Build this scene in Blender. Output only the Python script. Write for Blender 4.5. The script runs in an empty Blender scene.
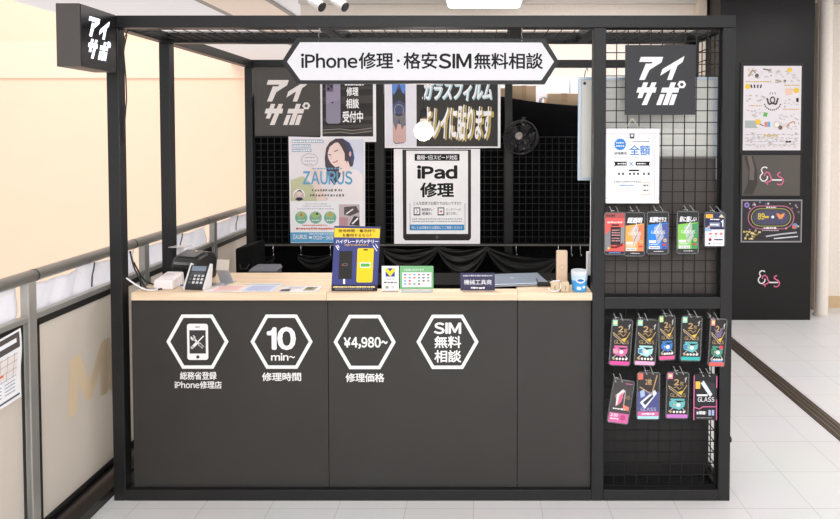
import bpy, math, random
from mathutils import Vector, Matrix, Euler
random.seed(7)
C = bpy.context.scene.collection
SC = bpy.context.scene

# ------------------------------------------------------------------ camera
F = 620.0; PX = 480.0; HY = 135.0
PITCH = math.radians(1.75)
CY = HY + F * math.tan(PITCH)
CAMY = -2.884
FW = Vector((0, math.cos(PITCH), -math.sin(PITCH))); UP = Vector((0, math.sin(PITCH), math.cos(PITCH)))
def _ray(px, py): return Vector((1, 0, 0)) * (px - PX) + UP * (CY - py) + FW * F
_r = _ray(PX, 501.0)
CAMZ = -_r.z * (-CAMY) / _r.y
CAM = Vector((0, CAMY, CAMZ))
def at(px, py, Y):
    """world point on the plane y = Y seen at picture point (px, py)"""
    r = _ray(px, py); return CAM + r * ((Y - CAMY) / r.y)
def floor_at(px, py, Z=0.0):
    r = _ray(px, py); return CAM + r * ((Z - CAMZ) / r.z)
cd = bpy.data.cameras.new('camera'); cam = bpy.data.objects.new('camera', cd); C.objects.link(cam)
cam.location = CAM; cam.rotation_euler = (math.pi / 2 - PITCH, 0, 0)
cd.sensor_fit = 'HORIZONTAL'; cd.sensor_width = 36; cd.lens = F / 840 * 36
cd.shift_x = (420 - PX) / 840; cd.shift_y = (CY - 259.5) / 840
cd.clip_start = .05; cd.clip_end = 100
SC.camera = cam

# ------------------------------------------------------------------ light and exposure
SC.view_settings.view_transform = 'Standard'; SC.view_settings.look = 'None'
SC.view_settings.exposure = 0.12; SC.view_settings.gamma = 1.0; SC.view_settings.use_curve_mapping = False
w = bpy.data.worlds.new('world'); SC.world = w; w.use_nodes = True
w.node_tree.nodes['Background'].inputs[0].default_value = (1.0, .985, .975, 1)
w.node_tree.nodes['Background'].inputs[1].default_value = 0.95
def area(name, loc, size, power, col=(1, .97, .93), rot=(0, 0, 0)):
    l = bpy.data.lights.new(name, 'AREA'); l.shape = 'RECTANGLE'; l.size, l.size_y = size
    l.energy = power; l.color = col
    o = bpy.data.objects.new(name, l); C.objects.link(o); o.location = loc; o.rotation_euler = rot
    return o
area('fill_light_front', (-.4, -2.2, 3.05), (3.5, .5), 34, (1, .985, .97))  # unseen fill at ceiling height, added to light the booth front
area('fill_light_right', (3.6, -.6, 3.05), (.5, 4.0), 44, (1, .985, .97))  # added fill without a fixture, brightens the right side
area('fill_light_rear', (.3, 2.2, 3.05), (3.5, .5), 42, (1, .97, .94))  # added fill above the rear of the booth, lifts the back wall
area('fill_light_right_rear', (5.2, 1.6, 3.05), (.5, 3.0), 30, (1, .97, .93))  # unseen fill added for the wall at far right
area('fill_light_behind_camera', (0.6, -4.6, 3.05), (4.5, .6), 185, (1, .985, .97))  # fill added out of view, reaches the posters at the back
area('fill_light_atrium', (-7.5, 3.5, 7.5), (5, 6), 430, (1, .95, .92), (0, math.radians(-12), 0))  # fill added to brighten the far atrium wall, no real fixture
area('fill_light_atrium_near', (-7.0, -2.5, 5.0), (4, 4), 150, (1, .95, .9), (0, math.radians(-50), 0))  # second added fill on the atrium side, unseen, lights the railing

# ------------------------------------------------------------------ materials
def lin(c):
    c /= 255.0
    return c / 12.92 if c <= .04045 else ((c + .055) / 1.055) ** 2.4
_mats = {}
def M(rgb, rough=.55, metal=0.0, emit=0.0, noise=0.0, scale=8.0, bump=0.0, trans=0.0, alpha=1.0, spec=.5):
    key = (rgb, rough, metal, emit, noise, scale, bump, trans, alpha, spec)
    if key in _mats: return _mats[key]
    m = bpy.data.materials.new('surface_%d_%d_%d' % rgb); m.use_nodes = True
    nt = m.node_tree; b = nt.nodes['Principled BSDF']
    col = (lin(rgb[0]), lin(rgb[1]), lin(rgb[2]), 1)
    b.inputs['Base Color'].default_value = col; b.inputs['Roughness'].default_value = rough
    b.inputs['Metallic'].default_value = metal; b.inputs['Specular IOR Level'].default_value = spec
    b.inputs['Transmission Weight'].default_value = trans; b.inputs['Alpha'].default_value = alpha
    if emit:
        b.inputs['Emission Color'].default_value = col; b.inputs['Emission Strength'].default_value = emit
    if noise or bump:
        tc = nt.nodes.new('ShaderNodeTexCoord'); n = nt.nodes.new('ShaderNodeTexNoise')
        n.inputs['Scale'].default_value = scale; n.inputs['Detail'].default_value = 5
        nt.links.new(tc.outputs['Object'], n.inputs['Vector'])
        if noise:
            r = nt.nodes.new('ShaderNodeValToRGB')
            r.color_ramp.elements[0].position = .3; r.color_ramp.elements[1].position = .7
            r.color_ramp.elements[0].color = [max(0, x * (1 - noise)) for x in col[:3]] + [1]
            r.color_ramp.elements[1].color = [min(1, x * (1 + noise)) for x in col[:3]] + [1]
            nt.links.new(n.outputs['Fac'], r.inputs['Fac']); nt.links.new(r.outputs['Color'], b.inputs['Base Color'])
        if bump:
            bp = nt.nodes.new('ShaderNodeBump'); bp.inputs['Strength'].default_value = bump; bp.inputs['Distance'].default_value = .01
            nt.links.new(n.outputs['Fac'], bp.inputs['Height']); nt.links.new(bp.outputs['Normal'], b.inputs['Normal'])
    _mats[key] = m; return m

STEEL = M((25, 25, 26), .42, .0, noise=.06, scale=5, spec=.42)       # powder-coated dark frame
WIRE = M((20, 20, 20), .45, spec=.3)
BLACK = M((20, 20, 21), .6)
WHITE = M((240, 239, 243), .55)
PANEL = M((47, 45, 43), .5, noise=.07, scale=4)
INK = M((14, 14, 15), .6, spec=.3)
CHROME = M((200, 200, 200), .25, 1.0)
VINYL = M((243, 242, 241), .55)

def wood():
    m = bpy.data.materials.new('pale_birch_laminate'); m.use_nodes = True; nt = m.node_tree; b = nt.nodes['Principled BSDF']
    tc = nt.nodes.new('ShaderNodeTexCoord'); mp = nt.nodes.new('ShaderNodeMapping'); mp.inputs['Scale'].default_value = (1.2, 30, 30)
    n = nt.nodes.new('ShaderNodeTexNoise'); n.inputs['Scale'].default_value = 2.2; n.inputs['Detail'].default_value = 6
    r = nt.nodes.new('ShaderNodeValToRGB')
    r.color_ramp.elements[0].position = .3; r.color_ramp.elements[1].position = .7
    r.color_ramp.elements[0].color = (lin(222), lin(192), lin(158), 1); r.color_ramp.elements[1].color = (lin(242), lin(218), lin(190), 1)
    nt.links.new(tc.outputs['Object'], mp.inputs[0]); nt.links.new(mp.outputs[0], n.inputs['Vector'])
    nt.links.new(n.outputs['Fac'], r.inputs['Fac']); nt.links.new(r.outputs['Color'], b.inputs['Base Color'])
    b.inputs['Roughness'].default_value = .45
    return m
WOOD = wood()

def tiles():
    m = bpy.data.materials.new('pale_floor_tiles'); m.use_nodes = True; nt = m.node_tree; b = nt.nodes['Principled BSDF']
    tc = nt.nodes.new('ShaderNodeTexCoord'); mp = nt.nodes.new('ShaderNodeMapping'); mp.inputs['Location'].default_value = (-.285, .06, 0)
    br = nt.nodes.new('ShaderNodeTexBrick'); br.offset = 0; br.squash = 1
    br.inputs['Scale'].default_value = 1; br.inputs['Brick Width'].default_value = .315; br.inputs['Row Height'].default_value = .315
    br.inputs['Mortar Size'].default_value = .0016; br.inputs['Mortar Smooth'].default_value = .2
    br.inputs['Color1'].default_value = (lin(222), lin(221), lin(221), 1); br.inputs['Color2'].default_value = (lin(226), lin(225), lin(225), 1)
    br.inputs['Mortar'].default_value = (lin(190), lin(184), lin(180), 1)
    n = nt.nodes.new('ShaderNodeTexNoise'); n.inputs['Scale'].default_value = 1.6; n.inputs['Detail'].default_value = 6
    mx = nt.nodes.new('ShaderNodeMix'); mx.data_type = 'RGBA'; mx.blend_type = 'MULTIPLY'; mx.inputs[0].default_value = .12
    nt.links.new(tc.outputs['Object'], mp.inputs[0]); nt.links.new(mp.outputs[0], br.inputs['Vector']); nt.links.new(tc.outputs['Object'], n.inputs['Vector'])
    nt.links.new(br.outputs['Color'], mx.inputs[6]); nt.links.new(n.outputs['Color'], mx.inputs[7]); nt.links.new(mx.outputs[2], b.inputs['Base Color'])
    b.inputs['Roughness'].default_value = .38
    return m

# ------------------------------------------------------------------ mesh helpers
_txt = {}; _gl = {}
def glyph(ch):
    """one glyph as a flat mesh in em units; Latin letters are taken from the full-width forms"""
    if ch in _gl: return _gl[ch]
    if ch == 'I': _gl[ch] = ([(0, 0), (.085, 0), (.085, .733), (0, .733)], [(0, 1, 2, 3)]); return _gl[ch]
    if ch == '1': _gl[ch] = ([(.16, 0), (.25, 0), (.25, .733), (.185, .733), (.16, .66), (.1, .6), (0, .59), (0, .52), (.16, .52)], [(0, 1, 2, 3, 4, 8), (4, 5, 6, 7, 8)]); return _gl[ch]
    body = chr(ord(ch) + 0xFEE0) if 33 <= ord(ch) <= 126 else {'¥': '\uffe5', ' ': ' '}.get(ch, ch)
    c = bpy.data.curves.new('t', 'FONT'); c.body = body; c.size = 1; c.resolution_u = 3
    o = bpy.data.objects.new('t', c); C.objects.link(o)
    dg = bpy.context.evaluated_depsgraph_get()
    me = bpy.data.meshes.new_from_object(o.evaluated_get(dg))
    vs = [(v.co.x, v.co.y) for v in me.vertices]; fs = [tuple(p.vertices) for p in me.polygons]
    bpy.data.objects.remove(o); bpy.data.curves.remove(c); bpy.data.meshes.remove(me)
    if ch == '~': vs = [(x * .6, .33 + (y - .33) * .75) for x, y in vs]
    _gl[ch] = (vs, fs); return _gl[ch]
def text_mesh(s, bold=0.0, shear=0.0):
    """unit box (u right, v down) with a stamp level per vertex"""
    k = (s, bold, shear)
    if k in _txt: return _txt[k]
    x = 0.0; V = []; Fc = []
    for ch in s:
        if ch == ' ': x += .28; continue
        vs, fs = glyph(ch)
        latin = 33 <= ord(ch) <= 126 or ch == '¥'
        x0 = min(v[0] for v in vs); x1 = max(v[0] for v in vs)
        off = x - x0 + (.035 if latin else 0) if latin else x
        b = len(V); V += [(p[0] + off, p[1]) for p in vs]; Fc += [tuple(b + i for i in f) for f in fs]
        x += (x1 - x0 + .1) if latin else .98
    em = .9
    st = [(0, 0)]
    if bold: st += [(math.cos(math.radians(a)) * bold * em, math.sin(math.radians(a)) * bold * em) for a in (range(0, 360, 45) if bold > .014 else range(45, 360, 90))]
    W = []; FF = []
    for n, (dx, dy) in enumerate(st):
        b = len(W); W += [(p[0] + dx + shear * p[1], p[1] + dy, n) for p in V]; FF += [tuple(b + i for i in f) for f in Fc]
    x0 = min(v[0] for v in W); x1 = max(v[0] for v in W); y0 = min(v[1] for v in W); y1 = max(v[1] for v in W)
    W = [((a - x0) / (x1 - x0), (y1 - c) / (y1 - y0), n) for a, c, n in W]
    _txt[k] = (W, FF); return _txt[k]

class MB:
    def __init__(s): s.v = []; s.f = []; s.m = []; s.mats = []
    def mi(s, m):
        if m not in s.mats: s.mats.append(m)
        return s.mats.index(m)
    def add(s, vs, fs, m):
        b = len(s.v); i = s.mi(m); s.v += [tuple(v) for v in vs]
        for f in fs: s.f.append(tuple(b + k for k in f)); s.m.append(i)
    def box(s, x0, y0, z0, x1, y1, z1, m):
        x0, x1 = sorted((x0, x1)); y0, y1 = sorted((y0, y1)); z0, z1 = sorted((z0, z1))
        s.add([(x0, y0, z0), (x1, y0, z0), (x1, y1, z0), (x0, y1, z0), (x0, y0, z1), (x1, y0, z1), (x1, y1, z1), (x0, y1, z1)],
              [(0, 3, 2, 1), (4, 5, 6, 7), (0, 1, 5, 4), (1, 2, 6, 5), (2, 3, 7, 6), (3, 0, 4, 7)], m)
    def hexa(s, pts, m):      # 8 points bottom ring then top ring
        s.add(pts, [(0, 3, 2, 1), (4, 5, 6, 7), (0, 1, 5, 4), (1, 2, 6, 5), (2, 3, 7, 6), (3, 0, 4, 7)], m)
    def prism(s, pts, y0, y1, m, axis='y'):   # pts: (a, b) polygon in the plane across the axis
        def P(a, b, t): return (a, t, b) if axis == 'y' else ((t, a, b) if axis == 'x' else (a, b, t))
        n = len(pts); vs = [P(a, b, y0) for a, b in pts] + [P(a, b, y1) for a, b in pts]
        fs = [tuple(range(n)), tuple(range(2 * n - 1, n - 1, -1))] + [(i, n + i, n + (i + 1) % n, (i + 1) % n) for i in range(n)]
        s.add(vs, fs, m)
    def tube(s, pts, r, m, seg=8, cap=True):
        pts = [Vector(p) for p in pts]; rings = []
        rr = r if isinstance(r, (list, tuple)) else [r] * len(pts)
        for i, p in enumerate(pts):
            t = (pts[min(i + 1, len(pts) - 1)] - pts[max(i - 1, 0)]).normalized()
            a = Vector((0, 0, 1)) if abs(t.z) < .9 else Vector((0, 1, 0))
            u = t.cross(a).normalized(); v = t.cross(u).normalized()
            rings.append([p + (u * math.cos(2 * math.pi * k / seg) + v * math.sin(2 * math.pi * k / seg)) * rr[i] for k in range(seg)])
        vs = [q for ring in rings for q in ring]; fs = []
        for i in range(len(pts) - 1):
            for k in range(seg):
                fs.append((i * seg + k, i * seg + (k + 1) % seg, (i + 1) * seg + (k + 1) % seg, (i + 1) * seg + k))
        if cap: fs += [tuple(range(seg)), tuple(range(len(vs) - seg, len(vs)))]
        s.add(vs, fs, m)
    def lathe(s, prof, m, seg=24, c=(0, 0, 0), axis='z'):
        vs = []
        for r, h in prof:
            for k in range(seg):
                a = 2 * math.pi * k / seg; x, y = r * math.cos(a), r * math.sin(a)
                p = (x, y, h) if axis == 'z' else (x, h, y)
                vs.append((c[0] + p[0], c[1] + p[1], c[2] + p[2]))
        fs = [(i * seg + k, i * seg + (k + 1) % seg, (i + 1) * seg + (k + 1) % seg, (i + 1) * seg + k) for i in range(len(prof) - 1) for k in range(seg)]
        s.add(vs, fs, m)
    def build(s, name, parent=None, loc=(0, 0, 0), rot=(0, 0, 0), bevel=0, smooth=False, solid=0):
        me = bpy.data.meshes.new(name); me.from_pydata(s.v, [], s.f); me.update()
        for m in s.mats: me.materials.append(m)
        for p, i in zip(me.polygons, s.m): p.material_index = i; p.use_smooth = smooth
        o = bpy.data.objects.new(name, me); C.objects.link(o)
        o.location = loc; o.rotation_euler = rot
        if parent is not None: o.parent = parent
        if bevel:
            b = o.modifiers.new('bevel', 'BEVEL'); b.width = bevel; b.segments = 2; b.limit_method = 'ANGLE'
        if solid:
            b = o.modifiers.new('solid', 'SOLIDIFY'); b.thickness = solid; b.offset = 0
        return o

class Sheet(MB):
    """printed board: everything is given in picture points around a centre that lies on the plane y = Y, stored in metres around that centre"""
    STEP = .0004
    def __init__(s, cx, cy, Y, thick=.003):
        super().__init__(); s.cx, s.cy = cx, cy; s.o = at(cx, cy, Y); s.t = thick
        s.sx = at(cx + 1, cy, Y).x - s.o.x; s.sz = s.o.z - at(cx, cy + 1, Y).z
    def P(s, x, y, lv): return ((x - s.cx) * s.sx, -lv * s.STEP, -(y - s.cy) * s.sz)
    def board(s, pts, m, t=None):
        t = t or s.t
        s.prism([((x - s.cx) * s.sx, -(y - s.cy) * s.sz) for x, y in pts], 0, t, m)
    def brect(s, x0, y0, x1, y1, m, t=None): s.board([(x0, y0), (x1, y0), (x1, y1), (x0, y1)], m, t)
    def poly(s, pts, m, lv=1): s.add([s.P(x, y, lv) for x, y in pts], [tuple(range(len(pts) - 1, -1, -1))], m)
    def rect(s, x0, y0, x1, y1, m, lv=1): s.poly([(x0, y0), (x1, y0), (x1, y1), (x0, y1)], m, lv)
    def disc(s, x, y, r, m, lv=2, n=24, ry=None):
        ry = ry or r; s.poly([(x + r * math.cos(2 * math.pi * k / n), y + ry * math.sin(2 * math.pi * k / n)) for k in range(n)], m, lv)
    def ring(s, pts, inner, m, lv=2):
        n = len(pts); s.add([s.P(x, y, lv) for x, y in pts + inner], [(i, (i + 1) % n, n + (i + 1) % n, n + i) for i in range(n)], m)
    def line(s, pts, wd, m, lv=2):
        for (x0, y0), (x1, y1) in zip(pts, pts[1:]):
            L = math.hypot(x1 - x0, y1 - y0) or 1; nx, ny = -(y1 - y0) / L * wd / 2, (x1 - x0) / L * wd / 2
            s.poly([(x0 + nx, y0 + ny), (x1 + nx, y1 + ny), (x1 - nx, y1 - ny), (x0 - nx, y0 - ny)], m, lv)
    def text(s, t, x0, y0, x1, y1, m, bold=0.0, lv=3, shear=0.0, depth=0):
        vs, fs = text_mesh(t, bold, shear)
        s.add([s.P(x0 + u * (x1 - x0), y0 + v * (y1 - y0), lv + n * .09) for u, v, n in vs], fs, m)
    def dash(s, x0, y0, x1, y1, m, lv=2, rnd=None, w=(1.2, 3.0), gap=.5):
        """print too fine to read: little blocks in a row"""
        r = random.Random(int(x0 * 31 + y0 * 17)); x = x0
        while x < x1:
            d = r.uniform(*w); a = r.uniform(0, .25) * (y1 - y0)
            s.rect(x, y0 + a, min(x + d, x1), y1 - r.uniform(0, .2) * (y1 - y0), m, lv); x += d + gap * r.uniform(.6, 1.4)
    def make(s, name, parent=None, rot=(0, 0, 0), **k): return s.build(name, parent, loc=s.o, rot=rot, **k)

LOGO = [[(75, 60), (268, 60), (252, 108), (150, 172), (110, 258), (62, 258), (118, 118), (165, 118), (180, 103), (60, 103)],
        [(452, 52), (435, 105), (392, 135), (345, 258), (303, 258), (335, 165), (243, 222), (262, 165)],
        [(52, 323), (213, 323), (203, 368), (38, 368)], [(98, 280), (140, 280), (88, 415), (48, 415)], [(170, 280), (212, 280), (130, 475), (85, 475)],
        [(262, 325), (410, 325), (400, 368), (250, 368)], [(335, 280), (380, 280), (310, 475), (265, 475)],
        [(245, 382), (285, 382), (250, 475), (210, 475)], [(350, 382), (392, 382), (360, 475), (320, 475)]]
def logo_shapes(f, g):    # f(poly), g(outer, inner)
    def n(p): return ((p[0] - 38) / 427, (p[1] - 52) / 423)
    for j, p in enumerate(LOGO): f([n(q) for q in p], j)
    o = [(430 + 38 * math.cos(math.radians(a)), 298 + 36 * math.sin(math.radians(a))) for a in range(0, 360, 60)]
    i = [(430 + 16 * math.cos(math.radians(a)), 298 + 16 * math.sin(math.radians(a))) for a in range(0, 360, 60)]
    g([n(q) for q in o], [n(q) for q in i])

def tag(o, label, cat, group=None):
    o['label'] = label; o['category'] = cat
    if group: o['group'] = group
    return o
def thing(name, loc, label, cat, group=None, rot=(0, 0, 0)):
    o = bpy.data.objects.new(name, None); C.objects.link(o); o.location = loc; o.rotation_euler = rot
    return tag(o, label, cat, group)
def struct(mb, name, **k):
    o = mb.build(name, **k); o['kind'] = 'structure'; return o
def child(mb, name, root, **k):
    """parts given in world coordinates: stored relative to the root"""
    o = mb.build(name, root, **k)
    o.location = Vector(o.location) - root.location if not any(root.rotation_euler) else o.location
    return o

# ================================================================== the place
CEIL = 3.1
b = MB(); b.box(-1.95, -6, -.3, 8, 3.3, 0, tiles()); struct(b, 'floor')
b = MB(); cw = M((236, 236, 240), .8)
b.box(-4.75, -6, CEIL, 8, 9, CEIL + .3, cw); struct(b, 'ceiling')
wallm = M((234, 224, 213), .8, noise=.05, scale=60, bump=.15)
b = MB(); b.box(-1.78, 3.3, 0, 8, 3.5, CEIL, wallm); struct(b, 'wall_back')
b = MB(); b.box(-14, 9, -5, -1.0, 9.3, 9, M((247, 214, 188), .85, noise=.01, scale=2)); struct(b, 'wall_atrium')
b = MB(); zt = at(100, 78, 8.97).z; b.box(-14, 8.96, zt, -1.0, 9, zt + .7, M((248, 218, 196), .85)); struct(b, 'trim_1')
b = MB(); b.box(1.0, 3.28, 0, 8, 3.3, .115, M((205, 178, 140), .6)); struct(b, 'baseboard_back')
# ceiling trims running away over the railing
b = MB()
for x0, x1, m in ((-2.86, -2.78, M((150, 145, 143), .7)), (-2.78, -2.15, M((232, 216, 204), .7)), (-2.15, -2.1, M((150, 145, 143), .7))):
    b.box(x0, -6, CEIL - .02, x1, 9, CEIL, m)
struct(b, 'trim_2')
b = MB(); b.box(-1.78, 3.22, at(400, 3, 3.22).z, 8, 3.3, CEIL, M((214, 206, 200), .8)); struct(b, 'trim_3')
# slim beige pilasters with a dark joint behind the booth
b = MB(); b.box(at(698, 30, 3.2).x, 3.18, 0, at(706, 30, 3.2).x, 3.3, CEIL, M((232, 216, 200), .7)); struct(b, 'trim_4')
b = MB(); b.box(at(706, 30, 3.2).x, 3.27, 0, at(710, 30, 3.2).x, 3.3, CEIL, M((40, 38, 38), .7)); struct(b, 'trim_5')
b = MB(); b.box(at(710, 30, 3.2).x, 3.18, 0, at(724, 30, 3.2).x, 3.3, CEIL, M((236, 222, 206), .7)); struct(b, 'trim_6')
# dark track in the floor
b = MB()
b.box(2.035, -6, -.01, 2.155, 3.28, .004, M((88, 78, 70), .4, .6))
for x in (2.06, 2.095, 2.125): b.box(x, -6, .004, x + .008, 3.28, .007, M((140, 126, 114), .35, .7))
struct(b, 'trim_7')
# dark board wall
PY_ = floor_at(770, 320).y
b = MB(); b.box(2.22, PY_, 0, at(812, 200, PY_).x, 3.28, CEIL, M((13, 12, 12), .35, noise=.05, scale=3, spec=.35))
struct(b, 'wall_right_board')
# white pipe column at right
pc = floor_at(824, 317)
b = MB(); b.lathe([(.058, 0), (.058, CEIL)], M((236, 226, 216), .55, noise=.03, scale=40), 24, (pc.x, pc.y + .05, 0)); b.lathe([(.07, 0), (.07, .02), (.058, .03)], M((215, 205, 196), .6), 24, (pc.x, pc.y + .05, 0))
tag(b.build('pipe_column', smooth=True), 'white round pipe column beside the black board wall', 'column')
b = MB(); b.box(at(812.5, 200, 3.26).x, 3.2, .0, at(817, 200, 3.26).x, 3.3, CEIL, M((226, 214, 200), .7)); struct(b, 'trim_8')

# ------------------------------------------------------------------ railing by the atrium
RX = -1.86
RZ = CAMZ - .314 * 1.86; RL = CAMZ - .405 * 1.86
rail = thing('railing', (RX, 0, 0), 'brushed steel railing with frosted panels along the left edge', 'railing')
SST = M((180, 177, 171), .38, .55, noise=.08, scale=4)
DST = M((88, 86, 84), .4, .6)
def rb(): return MB()
b = rb(); b.tube([(0, -5.5, RZ), (0, 3.6, RZ)], .026, SST, 20)
for y in (-1.9, -.32, .42, 1.3, 2.2): b.lathe([(.0272, -.004), (.0272, .004)], DST, 20, (0, y, RZ), 'y')
b.build('handrail', rail, smooth=True)
b = rb(); b.box(-.016, -5.5, RL - .013, .016, 3.6, RL + .013, SST); b.build('lower_rail', rail, bevel=.003)
posts = [-5.11, -4.3, -3.0, -2.12, -1.23, -.35, .53, 1.42, 2.31, 3.2]
for y in posts:
    b = rb(); b.box(-.018, y - .024, .04, .018, y + .024, RZ - .02, SST); b.build('post', rail, bevel=.004)
def thin(name, rgb, k, rough):
    m = bpy.data.materials.new(name); m.use_nodes = True; nt = m.node_tree; b = nt.nodes['Principled BSDF']
    col = (lin(rgb[0]), lin(rgb[1]), lin(rgb[2]), 1); b.inputs['Base Color'].default_value = col; b.inputs['Roughness'].default_value = rough
    t = nt.nodes.new('ShaderNodeBsdfTranslucent'); t.inputs['Color'].default_value = col
    mx = nt.nodes.new('ShaderNodeMixShader'); mx.inputs[0].default_value = k
    nt.links.new(b.outputs[0], mx.inputs[1]); nt.links.new(t.outputs[0], mx.inputs[2]); nt.links.new(mx.outputs[0], nt.nodes['Material Output'].inputs[0])
    return m
frost = thin('frosted_glass', (232, 225, 216), .4, .25)
for i in range(len(posts) - 1):
    y0, y1 = posts[i] + .04, posts[i + 1] - .04
    b = rb(); b.box(-.01, y0, .1, .002, y1, RL - .04, frost)
    fm = M((70, 68, 66), .4, .6)
    for (a0, c0, a1, c1) in ((y0, .08, y0 + .012, RL - .03), (y1 - .012, .08, y1, RL - .03), (y0, .08, y1, .1), (y0, RL - .045, y1, RL - .012)):
        b.box(-.014, a0, c0, .006, a1, c1, fm)
    pn = b.build('panel', rail)
    if i == 5:      # big pale letters on the panel next to the booth
        vs, fs = text_mesh('MI', .045, .08)
        b = MB(); ya, yb = -.08, .52; za, zb = .80, .50
        ya, yb = -.13, .27; za, zb = .72, .45
        b.add([(.0035 + n * .00004, ya + u * (yb - ya), za + v * (zb - za)) for u, v, n in vs], fs, M((238, 214, 180), .5)); b.build('lettering', rail)
b = rb(); b.box(-.16, -6, -.02, .1, 3.6, .045, M((36, 31, 28), .35, .1)); b.box(-.16, -6, .045, -.02, 3.6, .07, M((28, 26, 25), .4))
b.build('curb', rail)
# white sheeting tied between handrail and lower rail
clothm = thin('white_sheeting', (250, 250, 254), .6, .6)
for i in range(3, len(posts) - 1):
    y0, y1 = posts[i] + .03, posts[i + 1] - .03; b = MB(); n = 48; rows = 7; vs = []
    rr = random.Random(i)
    ph = rr.uniform(0, 6)
    for j in range(rows):
        for k in range(n + 1):
            t = k / n; v = j / (rows - 1)
            zt_ = RZ - .03 - .022 * math.sin(math.pi * ((t * 2) % 1)) ** .7; zb_ = RL + .0
            vs.append((-.035 + .012 * math.sin(t * 31 + ph + v * 2) * (1 - v * .4) + .006 * math.sin(t * 67 + v * 5), y0 + (y1 - y0) * t, zt_ + (zb_ - zt_) * v))
    fs = [(j * (n + 1) + k, j * (n + 1) + k + 1, (j + 1) * (n + 1) + k + 1, (j + 1) * (n + 1) + k) for j in range(rows - 1) for k in range(n)]
    b.add(vs, fs, clothm); b.build('white_sheeting', rail, smooth=True, solid=.002)
    for t in (.5,):
        y = y0 + (y1 - y0) * t
        b = MB(); b.tube([(0, y, RZ - .03), (-.005, y + .004, RZ - .055), (-.02, y + .012, RZ - .1), (-.018, y + .004, RZ - .15)], .0035, BLACK, 6); b.build('tie', rail)
# notice fixed to the railing at the far left
nx = RX + .045
def onrail(px, py):      # point on the plane x = nx
    r = _ray(px, py); t = nx / r.x; p = CAM + r * t; return p
b = MB(); c0, c1, c2, c3 = onrail(-40, 362), onrail(20.5, 328), onrail(21.5, 396), onrail(-40, 436)
def onp(u, v, e):
    p = c0.lerp(c1, u).lerp(c3.lerp(c2, u), v); return (p.x + e + .004 * math.sin(v * 6.3), p.y, p.z)
def nq(u0, v0, u1, v1, m, e):
    k = 8; vs = [onp(u0 + (u1 - u0) * a, v0 + (v1 - v0) * j / k, e) for j in range(k + 1) for a in (0, 1)]
    b.add(vs, [(2 * j, 2 * j + 1, 2 * j + 3, 2 * j + 2) for j in range(k)], m)
nq(0, 0, 1, 1, WHITE, 0); nq(0, .03, .96, .25, M((84, 76, 74), .6), .001); nq(0, .93, .97, .955, M((70, 70, 84), .6), .001)
nq(.2, .1, .9, .16, WHITE, .002)
for a in (.5, .62, .74, .86): nq(a, .3, a + .006, .66, M((170, 160, 160), .6), .001)
for a in (.32, .42, .53, .64): nq(.3, a, .92, a + .008, M((170, 160, 160), .6), .001)
nq(.3, .34, .92, .62, M((236, 226, 222), .6), .0005); nq(.62, .53, .68, .56, M((226, 96, 60), .6), .002)
for a in (.7, .75, .8, .85): nq(.45, a, .66, a + .012, M((150, 150, 155), .6), .001); nq(.72, a, .9, a + .012, M((150, 150, 155), .6), .001)
tag(b.build('notice', solid=.001), 'white notice with a floor plan hung on the railing at far left', 'notice')

# ------------------------------------------------------------------ booth frame
T = .056
XL = at(107, 120, 0).x; XR = at(734.5, 120, 0).x; XD = at(599, 200, 0).x
TOP = at(400, 15.3, 0).z; YM = .475; YB = 1.69
frame = thing('booth_frame', (0, 0, 0), 'black square-tube frame of the repair booth standing on the pale floor', 'booth frame')
def fbar(name, x0, y0, z0, x1, y1, z1):
    b = MB(); b.box(x0, y0, z0, x1, y1, z1, STEEL); b.build(name, frame, bevel=.003)
for x in (XL, XD - T / 2, XR - T): fbar('post', x, 0, 0, x + T, T, TOP - T - .0005)
fbar('post', XL, YM, 0, XL + T, YM + T, TOP - T); fbar('post', XR - T, YM, 0, XR, YM + T, TOP - T)
bp = [(XL, XL + T), (at(375, 100, YB).x, at(383.5, 100, YB).x), (at(505, 100, YB).x, at(512.5, 100, YB).x), (XR - T, XR)]
for x0, x1 in bp: fbar('post', x0, YB, 0, x1, YB + T, TOP - T)
fbar('top_beam', XL, 0, TOP - T, XR, T, TOP)
fbar('top_beam', XL + T, YM, TOP - T, XR - T, YM + T, TOP)
fbar('top_beam', XL, YB, TOP - T, XR, YB + T, TOP)
fbar('side_beam', XL, T, TOP - T, XL + T, YB, TOP); fbar('side_beam', XR - T, T, TOP - T, XR, YB, TOP)
for px in (321, 517, 599): x = at(px, 27, 0).x; fbar('roof_brace', x - T / 2, T, TOP - T, x + T / 2, YM, TOP)
fbar('bottom_beam', XL + T, 0, 0, XD - T / 2, T, at(400, 490, 0).z); fbar('bottom_beam', XD + T / 2, 0, 0, XR - T, T, at(400, 490, 0).z)
fbar('side_beam', XL, T, 0, XL + T, YM, .05); fbar('side_beam', XR - T, T, 0, XR, YM, .05)
ZM0, ZM1 = at(660, 309, 0).z, at(660, 297, 0).z
fbar('middle_beam', XD + T / 2, 0, ZM0, XR - T, T, ZM1)

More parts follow.
